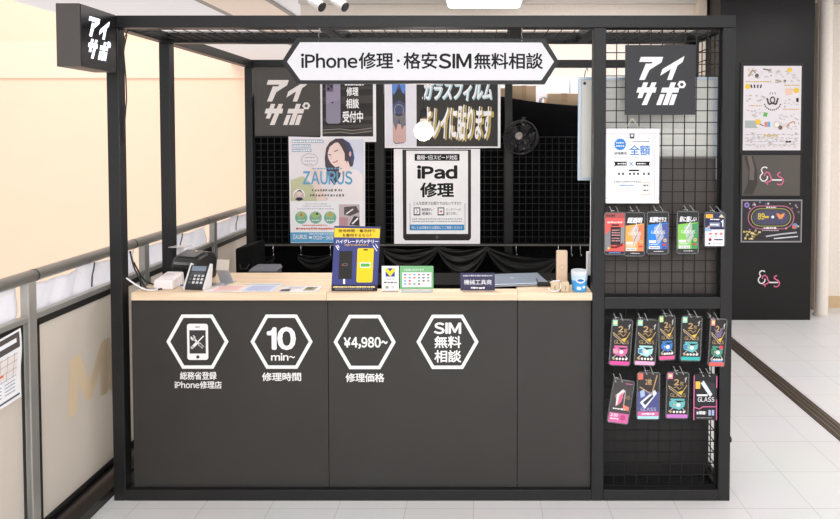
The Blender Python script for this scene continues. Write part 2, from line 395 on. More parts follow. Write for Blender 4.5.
# ------------------------------------------------------------------ wire grids
def grid(name, label, o, u, v, nu, nv, W, H, group=None, r=.0021, rim=.004, m=WIRE):
    """nu x nv cells, o corner, u and v unit directions"""
    b = MB(); o = Vector(o); u = Vector(u); v = Vector(v); w_ = u.cross(v)
    def bar(p, q, r):
        d = (q - p).normalized(); s = d.cross(w_).normalized() * r; t = w_ * r
        b.hexa([p - s - t, p + s - t, p + s + t, p - s + t, q - s - t, q + s - t, q + s + t, q - s + t], m)
    for i in range(nu + 1):
        p = o + u * (W * i / nu); bar(p, p + v * H, rim if i in (0, nu) else r)
    for j in range(nv + 1):
        p = o + v * (H * j / nv) + w_ * r * 1.6; bar(p, p + u * W, rim if j in (0, nv) else r)
    return tag(b.build(name), label, 'wire grid', group)
G = .054
gx0, gx1 = XD + T / 2, XR - T
zu0, zu1 = ZM1 + .003, TOP - T - .003
grid('wire_grid_panel', 'black wire grid filling the upper right bay, holding packets and signs', (gx0 + .004, .035, zu0), (1, 0, 0), (0, 0, 1), 10, round((zu1 - zu0) / G), gx1 - gx0 - .008, zu1 - zu0)
zl0, zl1 = at(660, 489, 0).z, ZM0 - .004
grid('wire_grid_panel', 'black wire grid filling the lower right bay under the middle beam', (gx0 + .004, .035, zl0), (1, 0, 0), (0, 0, 1), 10, round((zl1 - zl0) / G), gx1 - gx0 - .008, zl1 - zl0)
grid('wire_grid_panel', 'narrow black wire grid closing the right side of the booth', (XR - T / 2, T + .004, .055), (0, 1, 0), (0, 0, 1), 7, 40, YM - T - .008, TOP - T - .06)
rbx = [XL + T + .004, at(321, 27, 0).x, at(517, 27, 0).x, XD, XR - T - .004]
names = ['black wire grid of the booth roof, at the left corner', 'black wire grid of the booth roof, above the long white sign',
         'black wire grid of the booth roof, right of the long sign', 'black wire grid of the booth roof, over the packet rack']
for i in range(4):
    x0, x1 = rbx[i] + (0 if i == 0 else .03), rbx[i + 1] - (.0 if i == 3 else .03)
    grid('roof_grid', names[i], (x0, T + .004, TOP - T + .01), (1, 0, 0), (0, 1, 0), max(3, round((x1 - x0) / .06)), 6, x1 - x0, YM - T - .008, r=.0016)
# back grids with dark curtain behind
zb1, zb0 = at(400, 137, YB).z, at(400, 244, YB).z
bx = [bp[0][1], bp[1][0], bp[1][1], bp[2][0], bp[2][1], bp[3][0]]
for i, nm in enumerate(['black wire grid at the back of the booth, behind the woman poster', 'black wire grid at the back of the booth, behind the tablet poster', 'black wire grid at the back of the booth, under the fan']):
    x0, x1 = bx[2 * i] + .004, bx[2 * i + 1] - .004
    g = grid('back_grid', nm, (x0, YB + .02, zb0), (1, 0, 0), (0, 0, 1), round((x1 - x0) / .05), 16, x1 - x0, zb1 - zb0, m=M((26, 26, 27), .55, spec=.3))
b = MB(); b.box(XL + T, YB - .012, zb0 - .012, XR - T, YB - .002, zb0 - .002, M((150, 146, 140), .35, .8))
tag(b.build('hanging_rail'), 'thin steel rail along the foot of the back grids', 'rail')

# ------------------------------------------------------------------ curtain + rack + boxes behind
def curtain(name, label, xs, ztop, zbot, Y, amp, m, freq=9, rows=10, n=160, cat='curtain', sag=None):
    b = MB(); vs = []
    for j in range(rows + 1):
        v = j / rows
        for k in range(n + 1):
            x = xs[0] + (xs[1] - xs[0]) * k / n; zt_ = ztop(x); z = zt_ + (zbot - zt_) * v
            y = Y + amp * math.sin(x * freq + 1.3 * math.sin(v * 3 + x * 2)) + amp * .4 * math.sin(x * freq * 2.7 + v * 5)
            vs.append((x, y, z))
    b.add(vs, [(j * (n + 1) + k, j * (n + 1) + k + 1, (j + 1) * (n + 1) + k + 1, (j + 1) * (n + 1) + k) for j in range(rows) for k in range(n)], m)
    return tag(b.build(name, smooth=True, solid=.002), label, cat)
BLK = M((4, 4, 6), .85, spec=.1)
def ctop(x):
    xa = at(505, 98, 1.83).x; xb = at(585, 106, 1.83).x
    t = (x - xa) / (xb - xa); za, zb = at(505, 97, 1.83).z, at(585, 106, 1.83).z
    return za + (zb - za) * min(max(t, -.3), 1.2) - .012 * math.sin(min(max(t, 0), 1) * math.pi)
curtain('curtain', 'black cloth hung behind the back grids and rack', (XL - .02, XR + .05), ctop, .02, 1.83, .014, BLK, 7)
b = MB(); rk = thing('storage_rack', (.6, 2.2, 0), 'dark storage rack behind the black curtain carrying cardboard boxes', 'rack')
rt = at(540, 107, 2.0).z
for x in (-.75, .75):
    for y in (-.25, .25):
        b = MB(); b.box(x - .02, y - .02, 0, x + .02, y + .02, rt - .03, BLACK); b.build('post', rk)
for z in (.4, 1.1, rt - .03):
    b = MB(); b.box(-.8, -.28, z, .8, .28, z + .03, BLACK); b.build('shelf', rk)
def carton(px0, py0, px1, Y, d, label, flap=False):
    p0 = at(px0, py0, Y); p1 = at(px1, py0, Y); cm = M((206, 178, 146), .7, noise=.05, scale=6)
    t = thing('cardboard_box', ((p0.x + p1.x) / 2, Y + d / 2, rt), label, 'box')
    wd = (p1.x - p0.x) / 2; h = p0.z - rt
    b = MB(); b.box(-wd, -d / 2, 0, wd, d / 2, h, cm); b.build('box_body', t, bevel=.004)
    b = MB(); b.box(-wd * .18, -d / 2 - .001, h * .35, wd * .18, d / 2 + .001, h + .001, M((196, 160, 118), .4)); b.build('packing_tape', t)
    return t
carton(512, 85.5, 536, 2.0, .3, 'taller cardboard box just right of the rear post above the fan')
carton(548, 93.5, 581, 2.0, .3, 'wide low cardboard box on the rack, near the whiteboard')
carton(486, 88, 506, 2.05, .28, 'cardboard box partly hidden by the rear post and film poster')
p = at(545.5, 89, 1.97)
b = MB(); b.lathe([(.026, -.02), (.045, -.02), (.045, .02), (.026, .02), (.026, -.02)], M((238, 236, 234), .4), 28, (0, 0, 0), 'y')
tag(b.build('tape_roll', loc=(p.x, 2.03, rt + .045), smooth=True), 'roll of white tape standing between two cardboard boxes', 'tape')
b = MB(); a0 = at(500, 76.5, 2.62); a1 = at(640, 76.5, 2.62)
cab = thing('cabinet', ((a0.x + a1.x) / 2, 2.82, 0), 'plain white cabinet standing behind the cardboard boxes', 'cabinet')
hw = (a1.x - a0.x) / 2
b = MB(); b.box(-hw, -.18, 0, hw, .2, a0.z, M((232, 232, 238), .4)); b.build('body', cab, bevel=.006)
for sx in (-1, 1):
    b = MB(); b.box(sx * .004, -.2, .06, sx * (hw - .005), -.181, a0.z - .02, M((240, 240, 246), .4)); d = b.build('door', cab, bevel=.003)
    b = MB(); b.box(sx * .04, -.215, 1.0, sx * .055, -.201, 1.15, CHROME); b.build('handle', d)

# black pleated drape under the back rail
sat = M((3, 3, 3), .45, spec=.25)
def swag(name, label, pa, pb, Y, drop):
    A = at(*pa, Y); B = at(*pb, Y); b = MB(); n, rows = 36, 10; vs = []
    for j in range(rows + 1):
        v = j / rows
        for k in range(n + 1):
            t = k / n; s_ = math.sin(math.pi * t) ** .8
            z = A.z + (B.z - A.z) * t - drop * (.12 + .88 * v) * s_ - .03 * v
            vs.append((A.x + (B.x - A.x) * t, Y - .035 * s_ * math.sin(v * 9 + t * 2) ** 2 - .02 * v, z))
    b.add(vs, [(j * (n + 1) + k, j * (n + 1) + k + 1, (j + 1) * (n + 1) + k + 1, (j + 1) * (n + 1) + k) for j in range(rows) for k in range(n)], sat)
    return tag(b.build(name, smooth=True, solid=.002), label, 'cloth', 'black swags hung under the back grids')
swag('black_swag', 'black glossy cloth swag sagging behind the blue battery sign', (383, 247), (438, 246), YB - .03, .16)
swag('black_swag', 'widest black cloth swag, under the tablet poster', (438, 246), (487, 246), YB - .03, .2)
swag('black_swag', 'black cloth swag under the fan, behind the laptop', (487, 246), (556, 258), YB - .03, .22)
swag('black_swag', 'black cloth swag hanging below the woman poster', (298, 254), (332, 254), YB - .03, .09)
swag('black_swag', 'small black cloth swag at the left end of the steel rail', (262, 255), (275, 255), YB - .03, .08)
def shook(px, py, label):
    p = at(px, py, YB - .01); b = MB(); r = .011
    pts = [(0, -.004, .0), (0, -.016, .006), (0, -.018, -.01), (0, -.012, -.045), (0, -.018, -.075), (.004, -.028, -.08), (.006, -.032, -.065)]
    b.tube(pts, .0022, CHROME, 6); tag(b.build('s_hook', loc=(p.x, YB - .012 , p.z), smooth=True), label, 'hook', 's hooks on the steel rail')
for px, lab in ((261.5, 'leftmost chrome hook on the steel rail, near the corner post'), (274, 'second chrome hook on the rail from the corner post'),
                (301.5, 'chrome hook below the left part of the woman poster'), (331, 'chrome hook just left of the battery sign top'),
                (516, 'chrome hook right of the middle rear post below the fan'), (558, 'chrome hook above the tall beige gadget'),
                (571, 'chrome hook above the blue and white tub'), (580, 'rightmost chrome hook on the steel rail')):
    shook(px, 244.5, lab)

# ------------------------------------------------------------------ counter
CT = at(300, 292.5, .0).z; CTh = .037
YF = -.004
x_a, x_b, x_c, x_d = at(131.5, 300, 0).x, at(326.7, 300, 0).x, at(517.8, 300, 0).x, XD - T / 2 - .001
zp0 = at(400, 490, 0).z + .002
def unit(label, x0, x1, deep, decals=()):
    t = thing('counter_unit', ((x0 + x1) / 2, 0, 0), label, 'counter', 'counter units of the booth')
    cx = (x0 + x1) / 2; g = .0015
    s = Sheet(0, 0, .02); s.o = Vector((0, 0, 0))
    pxc = PX; s.cx, s.cy = 0, 0
    # panel sheet measured in picture points on the plane y = .02
    o = at(400, 400, .02); s.cx, s.cy = 400, 400; s.o = o - Vector((cx, 0, 0)); s.sx = at(401, 400, .02).x - o.x
    s.sz = (at(400, 300, .02).z - at(400, 500, .02).z) / 200
    b = s; X0 = (x0 + g - o.x - (.014 if x0 == x_a else 0)); X1 = (x1 - g - o.x); Z0 = zp0 - o.z; Z1 = CT - CTh - .001 - o.z
    b.box(X0, 0, Z0, X1, .018, Z1, PANEL)
    for d in decals: d(s)
    s.build('front_panel', t, loc=s.o)
    b = MB(); b.box(x0 - cx + g * .3, YF, CT - CTh, x1 - cx - g * .3, deep, CT, WOOD); b.build('worktop', t, bevel=.002)
    for sx, nm in ((x0 + .002, 'side_panel'), (x1 - .02, 'side_panel')):
        b = MB(); b.box(sx - cx, .039, zp0, sx - cx + .018, max(deep, .4) - .02, CT - CTh - .001, BLACK); b.build(nm, t)
    return t
def zpix(y): return y
def hexring(s, cx, cy, rx, ry, w, m):
    def H(k): return [(cx - rx + k * 1.15, cy), (cx - rx * .5 + k * .57, cy - ry + k), (cx + rx * .5 - k * .57, cy - ry + k), (cx + rx - k * 1.15, cy), (cx + rx * .5 - k * .57, cy + ry - k), (cx - rx * .5 + k * .57, cy + ry - k)]
    s.ring(H(0), H(w), m, 1)
# the panel plane lies a little behind the front plane; picture points are read directly on it
def dec1(s):
    hexring(s, 198.3, 341.8, 31, 27, 3.4, VINYL)
    x0, y0, x1, y1 = 188, 324, 209, 360; r = 2.6
    def rr(x0, y0, x1, y1, r, n=5):
        pts = []
        for cx, cy, a in ((x1 - r, y0 + r, -90), (x1 - r, y1 - r, 0), (x0 + r, y1 - r, 90), (x0 + r, y0 + r, 180)):
            for k in range(n + 1): pts.append((cx + r * math.cos(math.radians(a + 90 * k / n)), cy + r * math.sin(math.radians(a + 90 * k / n))))
        return pts
    s.poly(rr(x0, y0, x1, y1, r), VINYL, 1)
    dk = M((52, 50, 50), .5)
    s.rect(190.4, 330.4, 206.6, 353.6, dk, 2); s.disc(198.5, 357, 1.6, dk, 2); s.rect(196.3, 326.6, 200.7, 327.9, M((170, 168, 168), .5), 2)
    s.line([(204.6, 336), (198.5, 342.2)], 1.2, VINYL, 3); s.line([(198, 342.6), (193, 347.8)], 2.8, VINYL, 3); s.disc(193, 347.6, 1.5, VINYL, 3)
    s.line([(194, 338), (203.5, 347.2)], 1.9, VINYL, 3); s.disc(194, 338, 2.5, VINYL, 3); s.line([(192.4, 335.2), (194.2, 337.4)], 1.6, dk, 4)
    s.line([(200, 343.8), (204, 347.6)], 3.0, VINYL, 3); s.disc(203.9, 347.4, .5, dk, 4)
    s.text('総務省登録', 180.5, 371.6, 217, 379.6, VINYL, .018); s.text('iPhone修理店', 175, 381, 222, 388.6, VINYL, .018)
    hexring(s, 282.2, 341.8, 31, 27, 3.4, VINYL)
    s.text('10', 267.5, 327, 296.5, 350.2, VINYL, .045); s.text('min~', 271.5, 353, 295.5, 360.6, VINYL, .03); s.text('修理時間', 262.3, 372.4, 301.4, 381, VINYL, .022)
def dec2(s):
    hexring(s, 365, 342.2, 31, 27, 3.4, VINYL)
    s.text('¥4,980~', 344, 337, 388, 349, VINYL, .04); s.text('修理価格', 345.7, 373, 384.5, 382, VINYL, .022)
    hexring(s, 447.6, 342, 31, 27, 3.4, VINYL)
    s.text('SIM', 434, 322.6, 461.3, 334.2, VINYL, .035); s.text('無料', 434.5, 336, 461.3, 348.2, VINYL, .022); s.text('相談', 434.5, 350, 461.3, 362.4, VINYL, .022)
unit('left counter unit with wooden top, phone and 10 min icons', x_a, x_b, .42, [dec1])
unit('middle counter unit with the price and SIM icons', x_b, x_c, .075, [dec2])
unit('narrow blank counter unit next to the packet rack', x_c, x_d, .155)
# low black work desk behind the narrow ledge
DZ = CT - .004
dk = thing('work_desk', ((x_b + x_d) / 2, .26, 0), 'black desk behind the counter ledge under the laptop', 'desk')
b = MB(); hw = (x_d - x_b) / 2 - .03; b.box(-hw, -.09, DZ - .03, hw, .17, DZ, M((5, 5, 5), .8, spec=.15)); b.build('desktop', dk)
for sx in (-1, 1):
    for y in (-.06, .13):
        b = MB(); b.box(sx * hw * .9 - .02, y - .02, 0, sx * hw * .9 + .02, y + .02, DZ - .03, BLACK); b.build('leg', dk)

# ------------------------------------------------------------------ signs
# long hexagonal sign
s = Sheet(420, 61, -.004)
sign = thing('hanging_sign', s.o, 'long hexagonal white sign with black text hung under the front beam', 'sign')
s.t = .03
out = [(281.7, 61.7), (296.7, 38), (545, 38.6), (559, 61.7), (545, 84), (296.7, 83.6)]
s.board(out, STEEL); inn = [(287, 61.7), (300.3, 42.3), (541.5, 42.6), (554, 61.7), (541.5, 80.3), (300.3, 80.2)]
s.poly(inn, M((222, 221, 226), .5), 1)
s.text('iPhone', 301, 53.4, 357.5, 68.2, INK, .026, 2); s.text('修理', 358.7, 52.4, 393.3, 69, INK, .021, 2); s.disc(398.3, 60.8, 1.5, INK, 2)
s.text('格安', 403.4, 52.4, 437.3, 69, INK, .021, 2); s.text('SIM', 438.5, 53.4, 471.5, 68.8, INK, .026, 2)
s.text('無料相談', 474, 52.8, 543, 69.2, INK, .021, 2)
s.build('sign_board', sign)
for px in (318.8, 522.3):
    b = MB(); x = (px - 420) * s.sx; zt_ = TOP - T - s.o.z; zc = -(40 - 61) * s.sz
    b.tube([(x, .02, zt_ + .002), (x, .02, zt_ - .012), (x - .003, .012, zt_ - .03), (x, .004, zc + .006), (x, -.003, zc - .008)], .0018, CHROME, 6); b.build('hook', sign, smooth=True)

# logo board on the rack
s = Sheet(660, 80, .012, .014); s.brect(625.6, 45, 695.6, 114.8, M((40, 41, 45), .5))
wm = M((238, 236, 236), .5)
def put_logo(s, x0, y0, x1, y1, m, lv=1):
    fx = lambda p: (x0 + p[0] * (x1 - x0), y0 + p[1] * (y1 - y0))
    logo_shapes(lambda P_, j: s.poly([fx(q) for q in P_], m, lv + j * .12), lambda o, i: s.ring([fx(q) for q in o], [fx(q) for q in i], m, lv))
put_logo(s, 636.4, 56, 685.8, 105, wm)
tag(s.make('logo_sign', bevel=0), 'square dark sign with white slanted letters on the right wire grid', 'sign')
# logo board at the back
s = Sheet(287, 101, YB - .02, .016); s.brect(254.5, 67.5, 320, 136, M((70, 66, 62), .5)); s.rect(257, 70, 319, 134, M((74, 70, 66), .5), .5)
put_logo(s, 264.5, 79.2, 310, 125, M((240, 232, 228), .5))
tag(s.make('logo_sign'), 'square dark sign with white slanted letters at the back left corner post', 'sign')
# lit box sign projecting forward of the front left post
xf = at(117, 45, 0).x
def onX(px, py, X):
    r = _ray(px, py); t = X / r.x; return CAM + r * t
near = onX(81, 40, xf); xo = at(56, 40, near.y).x
zt_, zb_ = at(81, 3, near.y).z, at(81, 66.5, near.y).z
ls = thing('light_box_sign', ((xf + xo) / 2, near.y / 2, zb_), 'dark box sign with glowing letters fixed to the front left post', 'sign')
b = MB(); hw = (xf - xo) / 2; hl = -near.y / 2; H_ = zt_ - zb_
b.box(-hw, -hl, 0, hw - .004, hl - .001, H_, M((74, 69, 66), .5)); b.build('housing', ls, bevel=.003)
b = MB(); b.box(hw - .004, -hl + .004, .004, hw, hl - .006, H_ - .004, M((28, 28, 31), .25))
def LP(p, e=.001): return (hw + e, -hl + .045 + p[0] * (2 * hl - .095), H_ * (.85 - p[1] * .69))
gl = M((232, 238, 255), .5, 0, 1.6)
logo_shapes(lambda P_, j: b.add([LP(q, .001 + j * .00006) for q in P_], [tuple(range(len(P_)))], gl),
            lambda o, i: b.add([LP(q) for q in o + i], [(k, (k + 1) % 6, 6 + (k + 1) % 6, 6 + k) for k in range(6)], gl))
b.build('letter_face', ls)
# cable from the box sign inside the post
b = MB(); a0 = XL + T + .004; zz = [TOP - T - .005, 2.2, 2.1, 2.0, 1.9, 1.8]
b.tube([(a0 + .03, .03, TOP - T - .003), (a0 + .012, .03, 2.19), (a0 + .006, .03, 2.12), (a0 + .014, .03, 2.0), (a0 + .016, .03, 1.9), (a0 + .004, .03, 1.78), (a0 + .001, .03, 1.7)], .0028, M((46, 34, 28), .5), 8)
b.tube([(a0 + .006, .036, TOP - T - .003), (a0 + .02, .034, 2.2), (a0 + .005, .036, 2.14), (a0 + .001, .036, 2.1)], .0028, M((46, 34, 28), .5), 8)
tag(b.build('power_cable', smooth=True), 'thin brown cable hanging inside the front left post from the roof', 'cable')

# ------------------------------------------------------------------ posters at the back
def K(*c): return M(tuple(c), .55)
PB = YB - .012
WH2 = K(252, 251, 254)
# phone repair poster
s = Sheet(348, 105, PB - .0, .002); s.brect(320, 72, 376, 142, WH2)
s.rect(322.3, 74, 373, 136.5, K(38, 34, 32), 1)
for i, (y, h) in enumerate(((88, 2), (97, 5), (103, 1), (118, 3), (126, 2.5), (131, 3))):
    s.poly([(322.5, y), (373, y - 2), (373, y + h - 1), (322.5, y + h)], K(64, 60, 58), 1.5)
s.poly([(326, 76), (340.5, 76), (340.5, 122), (338.5, 123.6), (328, 123.6), (326, 121.5)], K(158, 148, 172), 2)
s.poly([(326, 104), (340.5, 100), (340.5, 122), (338.5, 123.6), (328, 123.6), (326, 121.5)], K(148, 142, 162), 2.5)
s.poly([(326.6, 80), (333.4, 80), (333.4, 91.6), (326.6, 91.6)], K(96, 88, 108), 3)
for x, y in ((328.6, 83.8), (328.6, 88.8), (331.6, 86.4)): s.disc(x, y, 1.3, K(24, 22, 28), 4)
s.disc(332.4, 102.6, 1.0, K(70, 60, 72), 4)
s.text('修理', 346.5, 87, 358.5, 96, WH2, .03, 3)
s.text('相談', 346, 98.5, 359, 108.5, WH2, .03, 3)
s.text('受付中', 342.5, 111, 363, 122.5, WH2, .03, 3)
s.dash(345, 83.8, 364, 85.6, WH2, 3)
for y in (129, 132): s.line([(323, y + 1), (340, y), (352, y + 1.6), (372, y - 1)], .8, K(150, 140, 130), 3)
tag(s.make('phone_poster'), 'black poster with a lilac phone and white text behind the sign', 'poster')
# glass film poster
s = Sheet(442, 110, PB, .002); s.brect(384.6, 72, 500.5, 148, WH2)
s.rect(416.5, 74, 497.8, 146.5, K(40, 38, 37), 1); s.rect(386, 74, 416.5, 146.5, K(240, 238, 248), 1)
s.poly([(392, 74), (405.5, 74), (405.8, 141), (403.5, 143.3), (395, 144), (393, 141.5)], K(74, 82, 120), 2)
s.poly([(392.5, 74), (405.5, 74), (405.5, 90), (403, 95), (399, 82), (394.5, 96), (392.6, 92)], K(92, 140, 224), 2.5)
s.poly([(393, 122), (405.6, 126), (405.6, 141), (403.5, 142.6), (395, 143), (393.2, 141)], K(218, 178, 172), 2.5)
s.poly([(392.7, 96), (396, 92), (399, 88), (402, 92), (405.5, 96), (405.6, 104), (399, 100), (392.8, 104)], K(52, 52, 58), 3)
s.ring([(399 + 5 * math.cos(a / 8 * math.pi), 110 + 6 * math.sin(a / 8 * math.pi)) for a in range(16)], [(399 + 4.2 * math.cos(a / 8 * math.pi), 110 + 5 * math.sin(a / 8 * math.pi)) for a in range(16)], K(150, 150, 160), 3)
s.poly([(392.9, 112), (399, 115), (405.6, 112), (405.6, 122), (402, 130), (399, 118), (396, 131), (392.9, 122)], K(120, 116, 122), 3)
cy_, ye = K(178, 214, 224), K(196, 172, 96)
s.text('ガラスフィルム', 423, 81, 492.5, 101.5, cy_, .05, 2, .25); s.text('ガラスフィルム', 422, 80, 491.5, 100.5, WH2, .03, 3, .25)
s.text('キレイに貼ります', 425, 105, 494, 142, ye, .05, 2, .25); s.text('キレイに貼ります', 423.6, 104.5, 491.5, 140.5, WH2, .03, 3, .25)
tag(s.make('glass_film_poster'), 'wide black and white poster with slanted lettering behind the glowing bulb', 'poster')
# tablet repair poster
s = Sheet(437, 196, PB, .002); s.brect(394, 149, 480, 244, K(252, 250, 254))
s.poly([(402.6, 149.6), (471, 149.6), (471, 238), (469, 240.5), (405, 240.5), (403, 238)], K(34, 28, 28), 1)
s.rect(406.4, 150.8, 468, 234, WH2, 2); s.disc(437, 237.2, 1.5, K(90, 84, 84), 2)
s.rect(414.8, 154, 459.6, 160.8, INK, 3); s.text('最短~1日スピード対応', 417, 155.2, 457.5, 159.8, WH2, .02, 4)
s.text('iPad', 417, 165.3, 457.4, 179, INK, .05, 3); s.text('修理', 420, 182.4, 454, 197.4, INK, .035, 3)
s.line([(410, 203.4), (410, 230)], .5, K(150, 150, 155), 3); s.line([(465, 203.4), (465, 230)], .5, K(150, 150, 155), 3)
s.text('こんな症状でお困りではないですか?', 413.5, 201.5, 461, 205, K(60, 58, 58), .01, 3)
for x in (413.6, 437.6):
    s.ring([(x, 207.4), (x + 6.6, 207.4), (x + 6.6, 215.4), (x, 215.4)], [(x + .8, 208.4), (x + 5.8, 208.4), (x + 5.8, 214.2), (x + .8, 214.2)], K(50, 50, 54), 3)
s.line([(416, 209), (417.6, 211.4), (416.4, 213.6)], .5, K(60, 60, 60), 3); s.rect(439.6, 210.6, 442.2, 212, K(210, 70, 60), 3)
s.text('画面割れ/', 421.6, 208, 434.4, 211, INK, .01, 3); s.text('液漏れ', 421.6, 212, 432, 215, INK, .01, 3)
s.text('バッテリーの', 446, 208, 460.5, 211, INK, 0, 3); s.text('減りが早い', 446, 212, 457.5, 215, INK, 0, 3)
for y in (218.4, 220.8): s.dash(412, y, 462, y + 1.2, K(140, 140, 146), 3, w=(.6, 1.6))
s.rect(409.6, 224.6, 464.2, 230.3, K(48, 146, 206), 3); s.text('詳しくは店頭または電話にてご相談ください!', 411.5, 226, 462, 229, WH2, .01, 4)
tag(s.make('tablet_repair_poster'), 'white poster with a black tablet outline reading iPad repair', 'poster')
# woman poster
s = Sheet(327, 190, PB - .004, .002); s.board([(289, 136.6), (365.3, 138.5), (364.8, 242.8), (290, 243.2)], K(250, 246, 252))
s.rect(290.6, 139.5, 363.8, 201, K(244, 236, 240), 1)
s.poly([(340, 139.5), (363.8, 139.5), (363.8, 201), (350, 201)], K(228, 230, 246), 1.5)
s.poly([(290.6, 180), (303, 176), (318, 190), (330, 201), (290.6, 201)], K(206, 208, 170), 1.6)
s.poly([(355, 180), (363.8, 174), (363.8, 201), (352, 201)], K(228, 232, 190), 1.6)
hair, skin = K(78, 66, 76), K(252, 226, 218)
s.poly([(325.4, 166), (325, 158), (326.5, 148), (330, 142.4), (336, 138.8), (343, 138.6), (350, 143), (353.3, 150), (354.6, 158), (353, 166), (348, 168), (342, 165), (340, 178), (343, 190), (337, 189), (329, 178)], hair, 2)
s.poly([(343, 138.8), (350, 143), (353.3, 150), (354.6, 158), (352.6, 165), (350.5, 158), (348, 146)], K(64, 82, 124), 2.4)
s.poly([(326.6, 201), (334, 186), (342, 174), (350, 169), (358, 170), (363.4, 176), (363.6, 201)], K(252, 244, 246), 2.2)
s.poly([(340, 162), (348, 160), (351, 169), (345, 176), (339, 172)], skin, 2.6)
s.poly([(328, 153), (330, 147), (335, 143), (338, 142.4), (342, 146), (345, 154), (345, 160), (341, 166), (335.5, 167.4), (331, 163), (328.4, 158)], skin, 3)
s.poly([(337.6, 141), (343, 141.6), (349, 150), (348.6, 160), (346.6, 163), (345.4, 154), (341.4, 146.4)], hair, 3.5)
s.disc(350.4, 154, 1.2, K(238, 190, 180), 4, ry=2.6)
s.line([(328.8, 154.6), (331.4, 155)], .9, K(70, 50, 54), 4); s.line([(334.6, 151.6), (338.2, 150)], .9, K(70, 50, 54), 4); s.line([(333, 162.4), (336, 162), (338, 160.4)], 1.1, K(206, 104, 108), 4)
s.line([(331.4, 155.5), (331.3, 159)], .5, K(220, 180, 170), 4)
s.poly([(310, 168), (313, 166), (316, 170), (321, 167), (323, 172), (321, 186), (327, 201), (317, 201), (312, 180)], K(246, 222, 214), 2.3)
s.ring([(310 + 8.5 * math.cos(a / 10 * math.pi), 160 + 6.5 * math.sin(a / 10 * math.pi)) for a in range(20)], [(310 + 8.0 * math.cos(a / 10 * math.pi), 160 + 6.0 * math.sin(a / 10 * math.pi)) for a in range(20)], K(160, 168, 186), 3)
for y, x1 in ((157, 315), (160.4, 316), (163.6, 313)): s.dash(305, y, x1, y + 1.2, K(170, 176, 192), 3, w=(.8, 1.8))
for y, x1 in ((139.8, 324), (144.4, 311), (148.8, 312)):
    s.rect(292.4, y, x1, y + 3.2, K(160, 186, 208), 2); s.dash(293, y + .5, x1 - .6, y + 2.7, WH2, 3, w=(1, 2.2))
s.text('ZAURUS', 303, 171, 352.5, 184.6, K(110, 170, 210), .028, 5)
s.dash(313, 167.6, 343, 169.4, K(110, 170, 210), 5, w=(1, 2.6), gap=1)
s.disc(299, 195, 6, WH2, 3); s.disc(299, 196, 5.4, K(214, 196, 190), 3.5); s.disc(299.4, 193.6, 2.4, K(240, 214, 202), 4.4); s.disc(299.6, 192, 2.2, K(50, 44, 48), 4); s.poly([(295, 199.4), (297.4, 197.4), (301.6, 197.4), (303.4, 199.4), (299, 201)], K(38, 36, 44), 4)
s.dash(312, 189, 343, 191.6, K(110, 104, 84), 4, w=(1.2, 2.2), gap=1.3); s.dash(310, 194, 345, 196.6, K(110, 104, 84), 4, w=(1.2, 2.2), gap=1.3)
s.rect(290.8, 201, 363.6, 232.4, K(252, 250, 254), 1.2)
for y, a0_, a1_ in ((203.4, 305, 327), (205.6, 302, 331), (208.4, 297, 334)): s.dash(a0_, y, a1_, y + .9, K(176, 178, 188), 2, w=(1, 2.4))
for x in (301, 315.4, 330):
    s.disc(x, 217.6, 6.2, K(128, 186, 164), 2); s.disc(x, 215, 4.2, K(172, 200, 132), 2.5, ry=3); s.dash(x - 3.6, 219.6, x + 3.6, 221, WH2, 3, w=(1, 2))
s.poly([(299.6, 216), (301, 212.6), (302.6, 216)], K(222, 92, 60), 3); s.rect(315.8, 212.8, 318, 214.8, K(40, 44, 34), 3); s.disc(330, 214.6, 1.6, K(226, 160, 80), 3)
s.dash(302, 224.6, 327, 226, K(214, 90, 80), 2, w=(1, 2.2)); s.dash(295.6, 227.6, 333.6, 229.8, K(214, 90, 80), 2, w=(1, 2.6))
s.rect(338.8, 204.4, 359.4, 228, K(206, 190, 196), 2); s.poly([(344, 207), (356, 206), (359.4, 212), (350, 216), (344, 215)], K(92, 84, 80), 2.5)
s.line([(346, 214), (353, 209)], 1.2, WH2, 3); s.poly([(349, 225), (354, 216), (359, 217), (359.4, 226)], K(58, 52, 54), 3); s.line([(352, 224), (358, 218)], 1.6, WH2, 3.5); s.poly([(339, 217), (348, 218), (347, 227), (339, 227)], K(196, 150, 160), 2.6)
s.rect(290, 232.4, 364.4, 242.6, K(100, 176, 222), 1.4)
s.text('ZAURUS', 292.6, 234.6, 306.6, 239.2, WH2, .03, 3); s.text('0120-365-', 313, 235.6, 336, 239.6, WH2, .02, 3); s.dash(309, 233.4, 334, 234.6, WH2, 3, w=(1, 2)); s.rect(308.6, 236.4, 311.6, 238.8, WH2, 3)
tag(s.make('woman_poster'), 'pale poster showing a woman with dark hair over blue ZAURUS lettering', 'poster')

# framed cashback notice on the right grid
s = Sheet(632, 165, .014, .012)
fr = thing('framed_notice', s.o, 'white framed cashback notice hanging on the right wire grid by string', 'framed notice')
FX0, FX1, FY0, FY1 = 605.4, 659, 128.6, 203.4
b = s
b.brect(FX0 + 1, FY0 + 1, FX1 - 1, FY1 - 1, WHITE, .008)
s.rect(611.4, 135, 653, 198, K(246, 247, 250), 1)
bl = K(74, 130, 206); gr = K(120, 120, 126)
s.ring([(611.8, 135.6), (652.6, 135.6), (652.6, 197.4), (611.8, 197.4)], [(612.2, 136), (652.2, 136), (652.2, 197), (612.2, 197)], K(170, 172, 180), 2)
s.poly([(620 + (6.4 if k % 2 else 5.4) * math.cos(k / 16 * math.pi), 144.4 + (6.4 if k % 2 else 5.4) * math.sin(k / 16 * math.pi)) for k in range(32)], K(44, 126, 208), 3)
s.dash(616, 142, 624, 143.6, WHITE, 4, w=(1, 2)); s.dash(616, 145.2, 624, 146.8, WHITE, 4, w=(1, 2))
